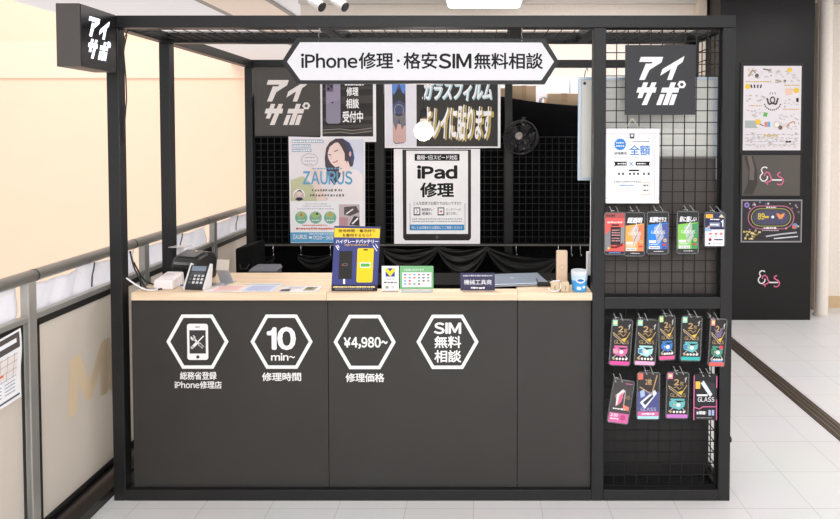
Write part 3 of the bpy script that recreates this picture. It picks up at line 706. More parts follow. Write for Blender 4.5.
s.rect(629.4, 133.2, 634.2, 138.6, K(70, 68, 72), 3); s.rect(630.6, 134.6, 633, 136.6, WHITE, 4)
s.text('全額', 629, 145, 650, 155.4, bl, .02, 3); s.text('修理費用', 614, 152, 626.6, 154.8, K(90, 90, 96), .02, 3)
s.dash(632, 140.8, 649, 142.2, gr, 3, w=(1, 2)); s.text('キャッシュバックキャンペーン', 614, 156.2, 650, 158.4, bl, .01, 3)
s.poly([(614, 161.6), (626.6, 161.6), (626.6, 165.6), (616, 165.6), (613.6, 167), (615, 164.4)], INK, 3); s.poly([(650, 161.6), (635.6, 161.6), (635.6, 165.6), (648.6, 165.6), (650.4, 167), (649, 164.4)], INK, 3)
s.dash(617.6, 162.8, 625.8, 164.4, WHITE, 4, w=(.8, 1.8)); s.dash(637, 162.8, 646, 164.4, WHITE, 4, w=(.8, 1.8))
s.line([(628.8, 161.6), (633.2, 166)], .9, K(120, 170, 214), 3); s.line([(633.2, 161.6), (628.8, 166)], .9, K(120, 170, 214), 3)
s.rect(629, 169.6, 639, 171.2, INK, 3); s.ring([(615, 170.6), (650, 170.6), (650, 178.2), (615, 178.2)], [(615.3, 171), (649.7, 171), (649.7, 177.8), (615.3, 177.8)], K(190, 190, 198), 2)
for x in (618, 622, 629, 633, 637, 643, 647.6): s.rect(x, 172.6, x + 2, 175, K(70, 72, 80), 3)
s.dash(613.6, 181, 641, 182.6, gr, 3, w=(1, 2)); s.dash(619, 184.6, 634, 186, bl, 3, w=(1, 2.4))
for y in (188, 190.4, 192.8): s.dash(622, y, 639, y + .8, K(176, 178, 186), 3, w=(1, 2))
s.ring([(642, 182), (649.6, 182), (649.6, 195), (642, 195)], [(642.5, 182.6), (649.1, 182.6), (649.1, 194.4), (642.5, 194.4)], K(224, 160, 96), 3)
s.dash(643.4, 184.4, 648.4, 186.6, gr, 3); s.dash(643.4, 189, 648.4, 191.4, gr, 3)
s.build('print', fr)
b = MB(); f2 = Sheet(632, 165, .014, .014)
def fbox(x0, y0, x1, y1): 
    p = f2.P(x0, y0, 0); q = f2.P(x1, y1, 0); b.box(p[0], -.008, p[2], q[0], .009, q[2], M((232, 230, 234), .35))
for r_ in ((FX0, FY0, FX1, FY0 + 5), (FX0, FY1 - 5, FX1, FY1), (FX0, FY0 + 5, FX0 + 4.6, FY1 - 5), (FX1 - 4.6, FY0 + 5, FX1, FY1 - 5)): fbox(*r_)
b.build('frame', fr, bevel=.003)
b = MB(); p1, p2, p3 = f2.P(625, 129, 0), f2.P(632, 118.5, 0), f2.P(640, 129, 0)
b.tube([(p1[0], .004, p1[2]), (p2[0], 0, p2[2])], .0014, M((226, 220, 206), .6), 6); b.tube([(p3[0], .004, p3[2]), (p2[0], 0, p2[2])], .0014, M((226, 220, 206), .6), 6); b.build('string', fr)

# whiteboard + dark backing panels inside the rack
YW = .115
w0, w1 = at(578.6, 77, YW), at(718.5, 180.5, YW); w1.x = min(w1.x, XR - T / 2 - .008)
wb = thing('whiteboard', ((w0.x + w1.x) / 2, YW + .01, w1.z), 'whiteboard fixed upright behind the right wire grid', 'whiteboard')
hw = (w1.x - w0.x) / 2; H_ = w0.z - w1.z
b = MB(); b.box(-hw + .012, -.004, .012, hw - .012, .004, H_ - .012, M((222, 222, 216), .3)); b.build('board', wb)
b = MB(); am = M((196, 208, 222), .35, .3)
b.box(-hw, -.01, 0, -hw + .014, .01, H_, am); b.box(hw - .014, -.01, 0, hw, .01, H_, am); b.box(-hw + .014, -.01, 0, hw - .014, .01, .014, am); b.box(-hw + .014, -.01, H_ - .014, hw - .014, .01, H_, am)
b.build('frame', wb, bevel=.002)
b = MB(); b.lathe([(0, -.012), (.006, -.012), (.007, -.004)], BLACK, 12, (-hw + .03, 0, H_ - .03), 'y'); b.build('magnet', wb)
for sx in (-1, 1):
    b = MB(); x = sx * (hw - .055) if sx > 0 else -hw + .03
    b.tube([(x, 0, H_), (x + .004, -.004, H_ + .03), (x + .012, 0, H_ + .045), (x + .016, .004, H_ + .03)], .002, BLACK, 6); b.build('hook', wb)
DKP = M((78, 72, 69), .6, noise=.06, scale=4)
b = MB(); z1 = at(660, 158, .075).z; b.box(XD + T / 2 + .002, .075, ZM0 + .02, XR - T - .0, .083, z1, DKP)
tag(b.build('backing_panel'), 'dark grey backing panel behind the upper packets, below the whiteboard', 'panel')
b = MB(); b.box(XD + T / 2 + .002, .17, .0, XR - T / 2 - .012, .178, ZM0 + .0, M((36, 35, 35), .55, noise=.08, scale=4))
tag(b.build('backing_panel'), 'nearly black backing panel behind the lower packets', 'panel')
b = MB(); b.box(XD + T / 2 + .003, T + .003, .02, XR - T - .003, .165, .026, M((26, 26, 26), .5)); tag(b.build('base_tray'), 'black tray at the foot of the packet rack', 'tray')
p = at(731.5, 442, 0); b = MB(); b.lathe([(0, .014), (.014, .014), (.017, .01), (.017, 0)], BLACK, 16)
tag(b.build('knob', loc=(XR - .001, .03, p.z), rot=(0, math.pi / 2, 0), smooth=True), 'small black magnet knob on the outer face of the right post', 'knob')

# ------------------------------------------------------------------ packets on the rack
CLR = M((130, 132, 134), .3, spec=.3, alpha=.4)
def hookpair(px, py, lab):
    p = at(px, py, .03); b = MB(); d = 3.2 * .0047
    for sx in (-d, d):
        b.tube([(sx, .004, .02), (sx, -.008, .019), (sx, -.046, .004), (sx, -.054, .005)], .0022, M((196, 198, 200), .3, .3), 6)
    b.box(-d, .001, -.001, d, .004, .003, CHROME)
    tag(b.build('display_hook', loc=(p.x, .028, p.z), smooth=True), lab, 'hook', 'display hooks holding packets')
def packet(name, x0, y0, x1, y1, tilt, label, draw, yaw=0.0, hx=None, edge=K(40, 40, 42), Y=-.012, clear=True):
    cx, cy = (x0 + x1) / 2, (y0 + y1) / 2
    s = Sheet(cx, cy, Y, .005)
    W, H = x1 - x0, y1 - y0
    t = thing(name, s.o, label, 'packet', 'phone film packets on the rack'); t.rotation_euler = (0, math.radians(tilt), math.radians(yaw))
    e = 1.2 if clear else 0
    s.brect(x0 + e, y0 + e, x1 - e, y1 - e, edge, .004)
    s.q = lambda u, v: (x0 + u * W, y0 + v * H)
    draw(s, x0 + e, y0 + e, x1 - e, y1 - e)
    s.build('card', t)
    if clear:
        c = Sheet(cx, cy, Y, .002)
        r = 2
        o_ = [(x0 + r, y0), (x1 - r, y0), (x1, y0 + r), (x1, y1 - r), (x1 - r, y1), (x0 + r, y1), (x0, y1 - r), (x0, y0 + r)]
        i_ = [(x0 + r, y0 + e), (x1 - r, y0 + e), (x1 - e, y0 + r), (x1 - e, y1 - r), (x1 - r, y1 - e), (x0 + r, y1 - e), (x0 + e, y1 - r), (x0 + e, y0 + r)]
        c.ring(o_, i_, CLR, 1); c.ring(o_, i_, CLR, -8)
        c.build('clear_sleeve', t)
    hookpair(hx if hx else cx, y0 - 1.2, 'chrome hook of the ' + label.split(',')[0])
    return t
gd, gy = K(190, 158, 110), K(220, 188, 60)
def U(x0, y0, x1, y1): return lambda u, v: (x0 + u * (x1 - x0), y0 + v * (y1 - y0))
def R(s, q, a, b_, c, d, m, lv=1): p = q(a, b_); r = q(c, d); s.rect(p[0], p[1], r[0], r[1], m, lv)
def Tx(s, q, t, a, b_, c, d, m, bold=.01, lv=3, sh=0): p = q(a, b_); r = q(c, d); s.text(t, p[0], p[1], r[0], r[1], m, bold, lv, sh)
def upper(col, col2, tl):
    def f(s, *r):
        q = U(*r)
        R(s, q, 0, 0, 1, .3, K(28, 28, 30)); s.poly([q(0, .3), q(1, .24), q(1, .9), q(0, .9)], col, 2)
        s.poly([q(.62, .3), q(1, .26), q(1, .9), q(.7, .9)], col2, 2.4)
        Tx(s, q, tl, .08, .1, .92, .24, WHITE, .05, 3, .2)
        s.poly([q(.3, .36), q(.68, .26), q(.8, .6), q(.5, .8)], M((222, 226, 232), .3, alpha=.55), 2.8)
        s.line([q(.34, .5), q(.62, .24)], .5, WHITE, 3.4); s.line([q(.48, .66), q(.78, .36)], .5, K(60, 70, 80), 3.4)
        Tx(s, q, 'GLASS', .16, .44, .86, .52, K(240, 240, 236), .0, 4)
        R(s, q, .06, .68, .42, .74, WHITE, 3); s.dash(*q(.08, .76), *q(.5, .79), WHITE, 3, w=(.8, 1.6))
        R(s, q, .06, .82, .6, .89, K(236, 236, 240), 3); s.dash(*q(.1, .84), *q(.56, .87), K(110, 110, 116), 4, w=(.8, 1.6))
        s.disc(*q(.86, .68), 1.7, K(226, 196, 120), 3.5); s.disc(*q(.86, .68), .7, K(80, 60, 50), 4); R(s, q, .72, .77, .94, .81, K(200, 70, 60), 3.5)
        s.dash(*q(.3, .94), *q(.78, .965), K(210, 210, 210), 2, w=(.8, 1.8))
    return f
def red(s, *r):
    q = U(*r); R(s, q, 0, 0, 1, 1, K(226, 90, 84)); R(s, q, 0, 0, 1, .12, K(170, 78, 80), 2)
    s.dash(*q(.05, .03), *q(.5, .09), K(60, 40, 44), 3); s.dash(*q(.1, .2), *q(.92, .25), K(250, 200, 196), 3, w=(1.4, 3))
    s.poly([q(0, .52), q(.28, .42), q(.28, .86), q(0, .94)], K(128, 128, 134), 2); s.poly([q(.8, .36), q(1, .32), q(1, .74), q(.8, .8)], K(140, 140, 146), 2)
    R(s, q, .28, .34, .8, .78, K(32, 22, 26), 3); s.rect(*q(.32, .27), *q(.72, .31), K(40, 28, 30), 3)
    for v in (.4, .46, .52, .6, .66): s.dash(*q(.34, v), *q(.76, v + .035), K(214, 150, 156), 4, w=(1, 2.2))
    s.poly([q(.3, .8), q(.5, .82), q(.95, .72), q(.9, .8), q(.6, .86), q(.3, .86)], K(120, 24, 30), 3.5); s.disc(*q(.18, .86), 1.2, K(226, 200, 90), 4)
    R(s, q, 0, .94, 1, 1, K(28, 28, 30), 3); s.dash(*q(.2, .955), *q(.8, .985), K(120, 150, 220), 4)
def navy(s, *r):
    q = U(*r); R(s, q, 0, 0, 1, .56, K(34, 38, 78)); R(s, q, 0, .5, 1, 1, K(236, 232, 236), 1.5)
    R(s, q, .02, .03, .4, .15, K(240, 176, 60), 2); s.poly([q(.7, .12), q(.85, .02), q(1, .14)], K(214, 200, 160), 2)
    s.dash(*q(.25, .17), *q(.75, .21), WHITE, 3); R(s, q, .22, .28, .78, .42, K(120, 130, 160), 2); s.dash(*q(.25, .31), *q(.72, .38), WHITE, 3)
    Tx(s, q, '1', .82, .2, .95, .42, WHITE, .04); s.poly([q(0, .44), q(.2, .42), q(.36, .56), q(0, .56)], K(150, 180, 220), 2); s.disc(*q(.18, .42), 1.2, K(230, 150, 130), 3)
    for u in (.2, .5, .76): R(s, q, u, .6, u + .14, .66, K(214, 110, 110), 3); R(s, q, u, .7, u + .14, .73, K(190, 190, 200), 3)
    s.disc(*q(.26, .81), 1.6, K(150, 40, 50), 3); R(s, q, .46, .79, .92, .83, K(60, 64, 100), 3); s.disc(*q(.22, .93), 1, K(70, 60, 60), 3); s.dash(*q(.4, .91), *q(.9, .935), K(150, 150, 160), 3)
def lower(acc, acc2, foot, corner=K(150, 214, 200), blob=True):
    def f(s, *r):
        q = U(*r); R(s, q, 0, 0, 1, 1, K(36, 33, 32)); R(s, q, 0, 0, .25, .13, corner, 2); R(s, q, .05, .03, .2, .09, K(236, 230, 150), 3)
        Tx(s, q, '2', .3, .13, .56, .27, gd, .04); Tx(s, q, '枚', .6, .18, .78, .28, gd, .0)
        s.line([q(.85, .2), q(.92, .08), q(.82, .14)], .7, K(200, 200, 196), 3)
        s.line([q(.05, .28), q(.66, .48), q(.94, .26)], .8, gd, 3); s.line([q(.05, .28), q(.1, .34), q(.66, .53)], .4, K(220, 210, 190), 3); s.poly([q(.52, .42), q(.8, .38), q(.66, .48)], gy, 3.5)
        s.line([q(.3, .32), q(.45, .3), q(.58, .36), q(.72, .3)], .6, gd, 3)
        Tx(s, q, 'GLASS', .14, .45, .9, .53, gd, .0, 2.5)
        R(s, q, .16, .57, .84, .61, acc, 3)
        s.poly([q(.1, .64), q(.3, .6), q(.55, .66), q(.88, .62), q(.84, .74), q(.6, .82), q(.3, .78), q(.12, .74)], acc, 3.2)
        s.poly([q(.12, .66), q(.32, .64), q(.36, .74), q(.16, .74)], acc2, 3.6); s.disc(*q(.55, .71), 2, K(236, 240, 244), 3.8); s.disc(*q(.34, .7), .9, gy, 4)
        s.line([q(.08, .86), q(.3, .78)], .5, K(220, 220, 222), 3); s.line([q(.92, .86), q(.74, .78)], .5, K(220, 220, 222), 3)
        for u in (.18, .34, .5, .66, .82): s.disc(*q(u, .865), 1.2, K(232, 230, 226) if u > .2 else gd, 4)
        R(s, q, 0, .92, 1, 1, foot, 3)
    return f
pk, tl_, bu = K(212, 104, 160), K(104, 184, 188), K(60, 126, 196)
packet('film_packet', 604, 212, 625.6, 255, 0, 'red and grey packet, leftmost of the upper packets', red, hx=612.5)
packet('film_packet', 624, 212, 645, 256.5, .5, 'orange glass film packet overlapped by the red one', upper(K(238, 170, 84), K(232, 132, 84), '超透明'), hx=633, Y=-.004)
packet('film_packet', 646.6, 211.5, 669, 254.5, 0, 'blue glass film packet between orange and green packets', upper(K(34, 130, 220), K(70, 90, 160), '高透明ガラス'), hx=656.4)
packet('film_packet', 676.6, 211, 699, 254, 0, 'green glass film packet in the upper row', upper(K(128, 196, 84), K(66, 150, 90), '目に優しい'), hx=686.6)
packet('film_packet', 704, 212, 725.4, 247, 0, 'short navy and white packet ending the upper row', navy, hx=713, clear=True, edge=K(34, 38, 78))
packet('film_packet', 610, 319, 632, 366, 4, 'black packet with pink picture and foot below the middle beam', lower(pk, K(236, 160, 196), K(234, 80, 160)), hx=617, yaw=4)
packet('film_packet', 635, 319, 657.4, 366, 4, 'pale teal glass packet with a pink and white foot', lower(K(170, 216, 220), bu, K(240, 170, 206)), hx=641.4, yaw=4)
packet('film_packet', 658, 315, 676, 360.6, -.5, 'narrow packet with bright blue picture and pink foot', lower(bu, K(40, 120, 220), K(234, 90, 150), K(170, 220, 150)), hx=665.6, yaw=8)
packet('film_packet', 680.4, 316, 702, 361.4, 2, 'teal footed glass packet near the rack right side', lower(tl_, bu, K(60, 180, 180)), hx=690.6, yaw=3)
def pack5(s, *r):
    q = U(*r); lower(K(70, 150, 130), K(50, 110, 90), K(226, 96, 84), K(240, 150, 150))(s, *r); s.poly([q(.2, .16), q(.5, .3), q(.8, .14), q(.7, .38), q(.4, .4)], K(110, 100, 140), 4); s.disc(*q(.74, .6), 2, K(220, 70, 84), 4.5); R(s, q, .1, .88, .9, .92, K(60, 140, 200), 4)
packet('film_packet', 708.6, 318.5, 726.6, 367, 3, 'packet with green picture and red foot beside the right post', pack5, hx=711, yaw=6)
def phone_pk(s, *r):
    q = U(*r); R(s, q, 0, 0, 1, 1, K(66, 62, 62)); s.line([q(.6, .06), q(.95, .06)], .5, K(230, 110, 170), 3)
    s.poly([q(.22, .34), q(.5, .2), q(.62, .22), q(.44, .5), q(.26, .62)], K(230, 226, 222), 3); s.poly([q(.36, .36), q(.56, .26), q(.52, .5), q(.34, .6)], K(232, 110, 150), 3.5); s.line([q(.5, .2), q(.64, .24), q(.66, .56)], .8, K(190, 184, 184), 4)
    Tx(s, q, 'GLASS', .14, .34, .92, .42, gd, .0, 2.5); s.poly([q(.62, .56), q(.95, .6), q(.95, .7), q(.66, .66)], K(236, 130, 110), 4); s.dash(*q(.14, .65), *q(.82, .69), WHITE, 3)
    R(s, q, 0, .77, 1, 1, pk, 3); Tx(s, q, '2.5D', .08, .79, .46, .86, WHITE, .03, 4); s.dash(*q(.08, .89), *q(.5, .93), WHITE, 4); s.disc(*q(.72, .87), 2.8, K(190, 70, 130), 4)
packet('film_packet', 609.8, 379.5, 632, 424, 9, 'dark packet with a pink phone picture, hanging crookedly', phone_pk, hx=616.6, yaw=3)
def violet(s, *r):
    q = U(*r); R(s, q, 0, 0, 1, .4, K(50, 44, 46)); R(s, q, 0, .4, 1, .84, K(76, 82, 140), 1.2); R(s, q, 0, 0, .24, .14, K(226, 110, 96), 2)
    s.line([q(.08, .3), q(.66, .46), q(.9, .04)], 1, gd, 3); Tx(s, q, '2枚', .34, .12, .66, .26, gd, .03); s.poly([q(.1, .4), q(.3, .34), q(.34, .5), q(.14, .54)], K(170, 190, 226), 3)
    s.poly([q(.1, .64), q(.8, .36), q(.9, .44), q(.34, .78)], K(226, 230, 240), 3); s.poly([q(.24, .64), q(.7, .46), q(.74, .5), q(.36, .7)], K(60, 60, 76), 4)
    Tx(s, q, 'GLASS', .14, .75, .88, .82, K(210, 206, 226), 0, 4); R(s, q, 0, .84, 1, .94, pk, 3); s.dash(*q(.2, .87), *q(.8, .91), WHITE, 4); R(s, q, 0, .94, 1, 1, K(170, 224, 230), 3)
packet('film_packet', 636.6, 372, 660, 420, .5, 'violet and pink glass packet of the bottom row', violet, hx=647)
packet('film_packet', 666, 372, 689, 419, 1, 'teal picture glass packet with a violet foot in the bottom row', lower(tl_, K(90, 170, 180), K(200, 120, 200), K(236, 130, 170)), hx=676.6)
def pinkf(s, *r):
    q = U(*r); R(s, q, 0, 0, 1, 1, K(22, 21, 24)); R(s, q, 0, .03, .04, 1, pk, 3); R(s, q, .96, .04, 1, .3, pk, 3); R(s, q, .96, .55, 1, 1, pk, 3)
    R(s, q, .08, .16, .28, .32, K(226, 190, 80), 3); s.poly([q(.3, .2), q(.42, .14), q(.8, .44), q(.7, .5)], K(214, 222, 236), 3); s.poly([q(.44, .14), q(.9, .2), q(.92, .46), q(.8, .42)], K(44, 44, 50), 3)
    Tx(s, q, 'GLASS', .18, .5, .88, .6, WHITE, .01, 4); R(s, q, .14, .44, .6, .48, WHITE, 3); s.line([q(.04, .72), q(.26, .76), q(.4, .71), q(.98, .71)], 1, pk, 3)
    s.dash(*q(.14, .8), *q(.54, .88), K(220, 220, 224), 3); R(s, q, .64, .78, .74, .9, K(170, 180, 214), 3); R(s, q, .78, .78, .88, .9, K(170, 180, 214), 3); s.dash(*q(.14, .94), *q(.8, .96), K(160, 160, 166), 3)
packet('film_packet', 693.4, 374, 717, 420, 0, 'black packet with pink edges at the right of the bottom row', pinkf, hx=702.6, clear=False, edge=K(22, 21, 24))

# ------------------------------------------------------------------ framed prints on the dark board wall
PW = PY_ - .012
s = Sheet(771.5, 108, PW, .01); s.brect(740.2, 62.6, 803.4, 153.4, K(20, 18, 18), .01); s.rect(743.2, 66, 801, 150.4, K(226, 220, 225), 1)
yl = K(232, 196, 52); br_ = K(80, 68, 62)
rnd = random.Random(3)
for x, y, r in ((789, 70, 2.4), (747.4, 86.6, 2.6), (796, 90.4, 2.8), (758, 121.8, 2.8)): s.disc(x, y, r, yl, 4)
cols = [K(186, 180, 176), K(200, 196, 200), K(204, 198, 194), K(192, 178, 156), K(176, 172, 172)]
for (x0_, y0_, x1_, y1_, n_) in [(a, b_, c, d_, int(n * 2.2)) for a, b_, c, d_, n in ((746, 68, 760, 79, 7), (760, 68, 772, 78, 6), (774, 69, 788, 78, 7), (789, 73, 799, 82, 5), (774, 79, 786, 84, 4), (745, 94, 765, 103, 8), (784, 88, 793, 96, 4), (782, 98, 799, 108, 5), (745, 108, 763, 118, 6), (776, 113, 800, 121, 8), (745, 121, 757, 128, 3), (775, 122, 800, 130, 8), (745, 132, 799, 148, 40))]:
    for _ in range(n_):
        x, y = rnd.uniform(x0_, x1_ - 2), rnd.uniform(y0_, y1_ - 1.5); w_, h_ = rnd.uniform(1.5, 4), rnd.uniform(.8, 2.4)
        s.poly([(x, y + h_ * .4), (x + w_ * .4, y), (min(x + w_, 800), y + h_ * .6), (x + w_ * .5, y + h_)], cols[rnd.randrange(5)], 2 + .05 * _ * .3)
for y in (134, 137.5, 141, 144.4): s.dash(745.5, y, 799, y + 1, K(184, 180, 186), 2.2, w=(1.5, 5), gap=1.6)
s.dash(745.6, 81, 771, 82.4, K(206, 176, 90), 3, w=(1.4, 2.4)); s.dash(784, 84.6, 799, 86, K(206, 176, 90), 3); s.dash(749, 105, 762, 106.4, K(206, 176, 90), 3); s.dash(782.6, 108.6, 799, 110, K(206, 176, 90), 3); s.dash(764, 134.6, 778.6, 136.6, K(206, 176, 90), 3)
for k, (x, dx) in enumerate(((750.6, -1), (754, -.4), (757.6, .3), (761, 1))): s.line([(x, 84.6), (x - dx * 1.0, 88)], 1.4, INK, 3)
for k in range(4, 15): 
    a = math.radians(20 + (k - 4) * 14); s.disc(772.4 + 8.4 * math.cos(a), 101.6 + 8.4 * math.sin(a), .8, br_, 3, 8)
s.line([(766.8, 98), (768.6, 104.4), (772.4, 103), (776, 104.4), (777.8, 98)], 1.8, br_, 4)
s.ring([(772.4 + 2.8 * math.cos(a / 8 * math.pi), 100 + 3.6 * math.sin(a / 8 * math.pi)) for a in range(16)], [(772.4 + 1.4 * math.cos(a / 8 * math.pi), 100 + 2.2 * math.sin(a / 8 * math.pi)) for a in range(16)], br_, 4)
for dx in (-3, 0, 3): s.line([(772.4 + dx, 94.6), (772.4 + dx * .7, 92)], .6, br_, 3)
s.poly([(764, 112), (768, 113), (766.6, 117), (763, 116)], K(96, 178, 84), 3); s.rect(764.6, 122, 767.4, 127, K(222, 130, 104), 3); s.rect(767.6, 121.6, 770.4, 127, K(110, 168, 214), 3); s.line([(760, 124), (764, 126)], .8, INK, 3)
s.rect(745, 120.6, 756.4, 128, K(170, 180, 178), 3); s.disc(777, 124.6, 3.4, K(200, 190, 176), 3); s.disc(777, 124.6, 2.4, K(240, 234, 228), 3.3); s.disc(780.6, 127.6, 2.2, K(120, 92, 74), 3.5); s.line([(787, 127), (790, 123), (794, 121.4), (795, 124)], 1.1, K(190, 130, 70), 3)
s.poly([(784.6, 89), (791, 88), (792.6, 94), (785.6, 95.4)], K(232, 196, 172), 3); s.rect(796, 98, 798.4, 102, INK, 3); s.rect(786, 140.8, 791.6, 142.6, INK, 3)
s.line([(748, 76), (752, 70), (755, 73)], 1.6, K(170, 150, 118), 3); s.disc(756.4, 75.6, 2, K(90, 84, 84), 3); s.line([(762.6, 69), (770.4, 70.6)], 1.4, K(110, 96, 84), 3); s.line([(770, 75.4), (771, 76)], 1, INK, 3); s.line([(775, 80), (781, 81.6)], 1.6, K(168, 156, 128), 3); s.disc(784.4, 81, 1.4, K(120, 116, 110), 3)
tag(s.make('shop_poster'), 'tall white poster of small product pictures in black frame on dark wall', 'poster')
def exlogo(s, x0, y0, k):
    wv, pn = K(236, 234, 232), K(226, 108, 148)
    E = [(7, 1), (5, 0), (2.5, .6), (1.6, 3), (3, 5.4), (1, 7.4), (.6, 10), (2.4, 12.4), (5, 12.6), (7, 10.6), (7.2, 8)]
    D = [(4.6, 8), (5, 5.4), (7, 4.4), (9, 6), (10, 9), (11.4, 11), (9, 13), (7, 13.4), (5, 14)]
    S_ = [(19, 5), (17.4, 5), (16, 7), (17.6, 8.6), (20, 9.6), (21.6, 12), (20.6, 15), (18, 16), (15.8, 15)]
    for P_, m in ((E, wv), (D, pn), (S_, pn)): s.line([(x0 + a * k, y0 + c * k) for a, c in P_], 1.2, m, 3)
    s.line([(x0 + 11.5 * k, y0 + 11.6 * k), (x0 + 20 * k, y0 + 11.6 * k)], 1.4, wv, 3.5); s.line([(x0 + 7 * k, y0 + 13 * k), (x0 + 7.4 * k, y0 + 16 * k)], 1, pn, 3)
s = Sheet(771, 175, PW, .01); s.brect(740.4, 153.8, 801.6, 196.4, K(16, 15, 15), .01); s.rect(742.2, 155.2, 800, 195.6, M((86, 80, 75), .3), 1)
s.poly([(743.6, 156), (753, 156), (757, 170), (757.4, 184), (753, 194.6), (743, 194.6), (747.6, 184), (748.6, 172)], M((58, 51, 44), .3), 2)
s.poly([(747, 156), (751, 156), (754.4, 168), (754, 180), (749.4, 180), (749.6, 168)], M((104, 97, 91), .3), 2.5)
exlogo(s, 759.4, 167, 1.12)
tag(s.make('logo_print'), 'grey framed print with a white and pink curly logo under the white poster', 'picture')
s = Sheet(771, 220, PW, .01); s.brect(741, 199.6, 802, 242.4, K(150, 148, 152), .008); s.rect(742.2, 201, 800.8, 241, K(42, 37, 42), 1)
def stad(cx, cy, rx, ry, n=10):
    L_ = rx - ry; pts = []
    for k in range(n + 1): a = -math.pi / 2 + math.pi * k / n; pts.append((cx + L_ + ry * math.cos(a), cy + ry * math.sin(a)))
    for k in range(n + 1): a = math.pi / 2 + math.pi * k / n; pts.append((cx - L_ + ry * math.cos(a), cy + ry * math.sin(a)))
    return pts
s.ring(stad(771, 217.4, 23.4, 11.8), stad(771, 217.4, 22.4, 10.9), K(190, 110, 140), 2); s.ring(stad(771, 217.4, 20, 9), stad(771, 217.4, 19.2, 8.3), K(178, 176, 90), 2); s.poly(stad(771, 217.4, 18, 7.2), K(76, 74, 104), 2)
s.text('89', 757.6, 213, 764.6, 219.6, K(240, 214, 60), .03, 4); s.rect(765, 216, 768.8, 218, K(240, 200, 60), 4); s.disc(772.6, 217, 1.5, WHITE, 4); s.poly([(776, 213), (779, 213.6), (780.4, 215), (782, 213.6), (784.6, 213), (784, 216), (781.6, 219), (779, 219), (777, 216)], K(236, 150, 90), 4)
s.dash(763.6, 227, 776.6, 229, WHITE, 4); s.dash(762, 229.8, 779, 231, K(200, 180, 190), 4); s.dash(766, 206.6, 776, 208, WHITE, 4)
pal = [K(150, 130, 190), K(210, 200, 206), K(190, 150, 140), K(160, 160, 190), K(206, 180, 130), K(110, 150, 190), K(120, 100, 110)]
for k in range(70):
    x, y = rnd.uniform(743.4, 799), rnd.uniform(202, 231)
    if ((x - 771) / 24.5) ** 2 + ((y - 217.4) / 13) ** 2 > 1.05 and abs(y - 217.4) > 6 or abs(x - 771) > 24.6: s.disc(x, y, rnd.uniform(.4, 1.3), pal[k % 7], 3, 7)
s.disc(746.6, 205, 2.6, K(160, 140, 214), 4); s.disc(746.6, 205, 1.2, K(60, 50, 90), 4.5); s.disc(795, 226, 2.8, K(110, 150, 200), 4); s.disc(794, 227, 2, K(214, 110, 90), 4.5)
for k in range(26):
    x, y = rnd.uniform(743, 759), rnd.uniform(230.6, 238); s.rect(x, y, x + rnd.uniform(1, 2.6), y + rnd.uniform(1, 2.4), [K(214, 190, 110), K(240, 226, 170), K(150, 120, 60)][k % 3], 3 + .02 * k)
s.line([(766, 236.4), (782, 234), (797, 232.4)], 1.5, K(190, 190, 198), 4); s.line([(774, 238.6), (798, 236.4)], 1.1, K(226, 226, 230), 4)
tag(s.make('pattern_print'), 'dark framed print with a stadium shaped emblem and small ornaments', 'picture')
s = Sheet(769, 280, PY_ - .0, .001); exlogo(s, 757.6, 270.6, 1.02)
tag(s.make('wall_logo'), 'white and pink curly logo directly on the lower dark wall', 'logo')

# ------------------------------------------------------------------ objects on the counter
def Zb(py, Y): return at(0, py, Y).z
# white router box
p = floor_at(163, 290, CT); t = thing('router', (p.x, p.y + .05, CT), 'white rounded router box beside the front left post', 'router', rot=(0, 0, math.radians(-3)))
b = MB(); b.hexa([(-.048, -.05, 0), (.048, -.05, 0), (.048, .07, 0), (-.048, .07, 0), (-.046, -.046, .045), (.046, -.046, .045), (.042, .068, .065), (-.042, .068, .065)], M((240, 232, 232), .4)); b.build('case', t, bevel=.008)
b = MB(); b.hexa([(-.024, -.0, .052), (.02, 0, .052), (.02, .03, .056), (-.024, .03, .056), (-.022, .002, .0605), (.018, .002, .0605), (.018, .028, .066), (-.022, .028, .066)], M((205, 196, 196), .4)); b.build('button', t, bevel=.002)
# card terminal
p = floor_at(194.5, 290.5, CT)
t = thing('card_terminal', (p.x, p.y + .03, CT), 'white-sided card terminal with black keypad in front of the printer', 'card terminal', rot=(0, 0, math.radians(-9)))
wp = M((214, 214, 214), .35)
for sx in (-.055, .047):
    b = MB(); b.prism([(-.03, 0), (.03, 0), (.045, .112), (.03, .118), (-.022, .03), (-.032, .01)], sx, sx + .008, wp, 'x'); b.build('side_panel', t, bevel=.002)
b = MB(); b.prism([(-.026, .002), (.024, .002), (.036, .102), (.026, .108), (-.022, .02)], -.047, .047, M((34, 33, 36), .35), 'x')
d = Vector((0, .048, .088)).normalized()
def KP(x, k, e=.001): q = Vector((0, -.022, .02)) + d * k * .1; n_ = Vector((0, -d.z, d.y)); q = q + n_ * e; return (x, q.y, q.z)
def kq(x0, k0, x1, k1, m, e): b.add([KP(x0, k0, e), KP(x1, k0, e), KP(x1, k1, e), KP(x0, k1, e)], [(0, 1, 2, 3)], m)
kq(-.038, .72, .036, .96, K(120, 134, 150), .001)
b.build('body', t)
b = MB()
for i in range(4):
    for j in range(3):
        x = -.036 + i * .02; kq(x, .1 + j * .17, x + .013, .1 + j * .17 + .11, K(205, 205, 205) if i else K(90, 90, 94), .003)
kq(-.036, .52, .036, .66, K(70, 74, 80), .003); b.build('key', t)
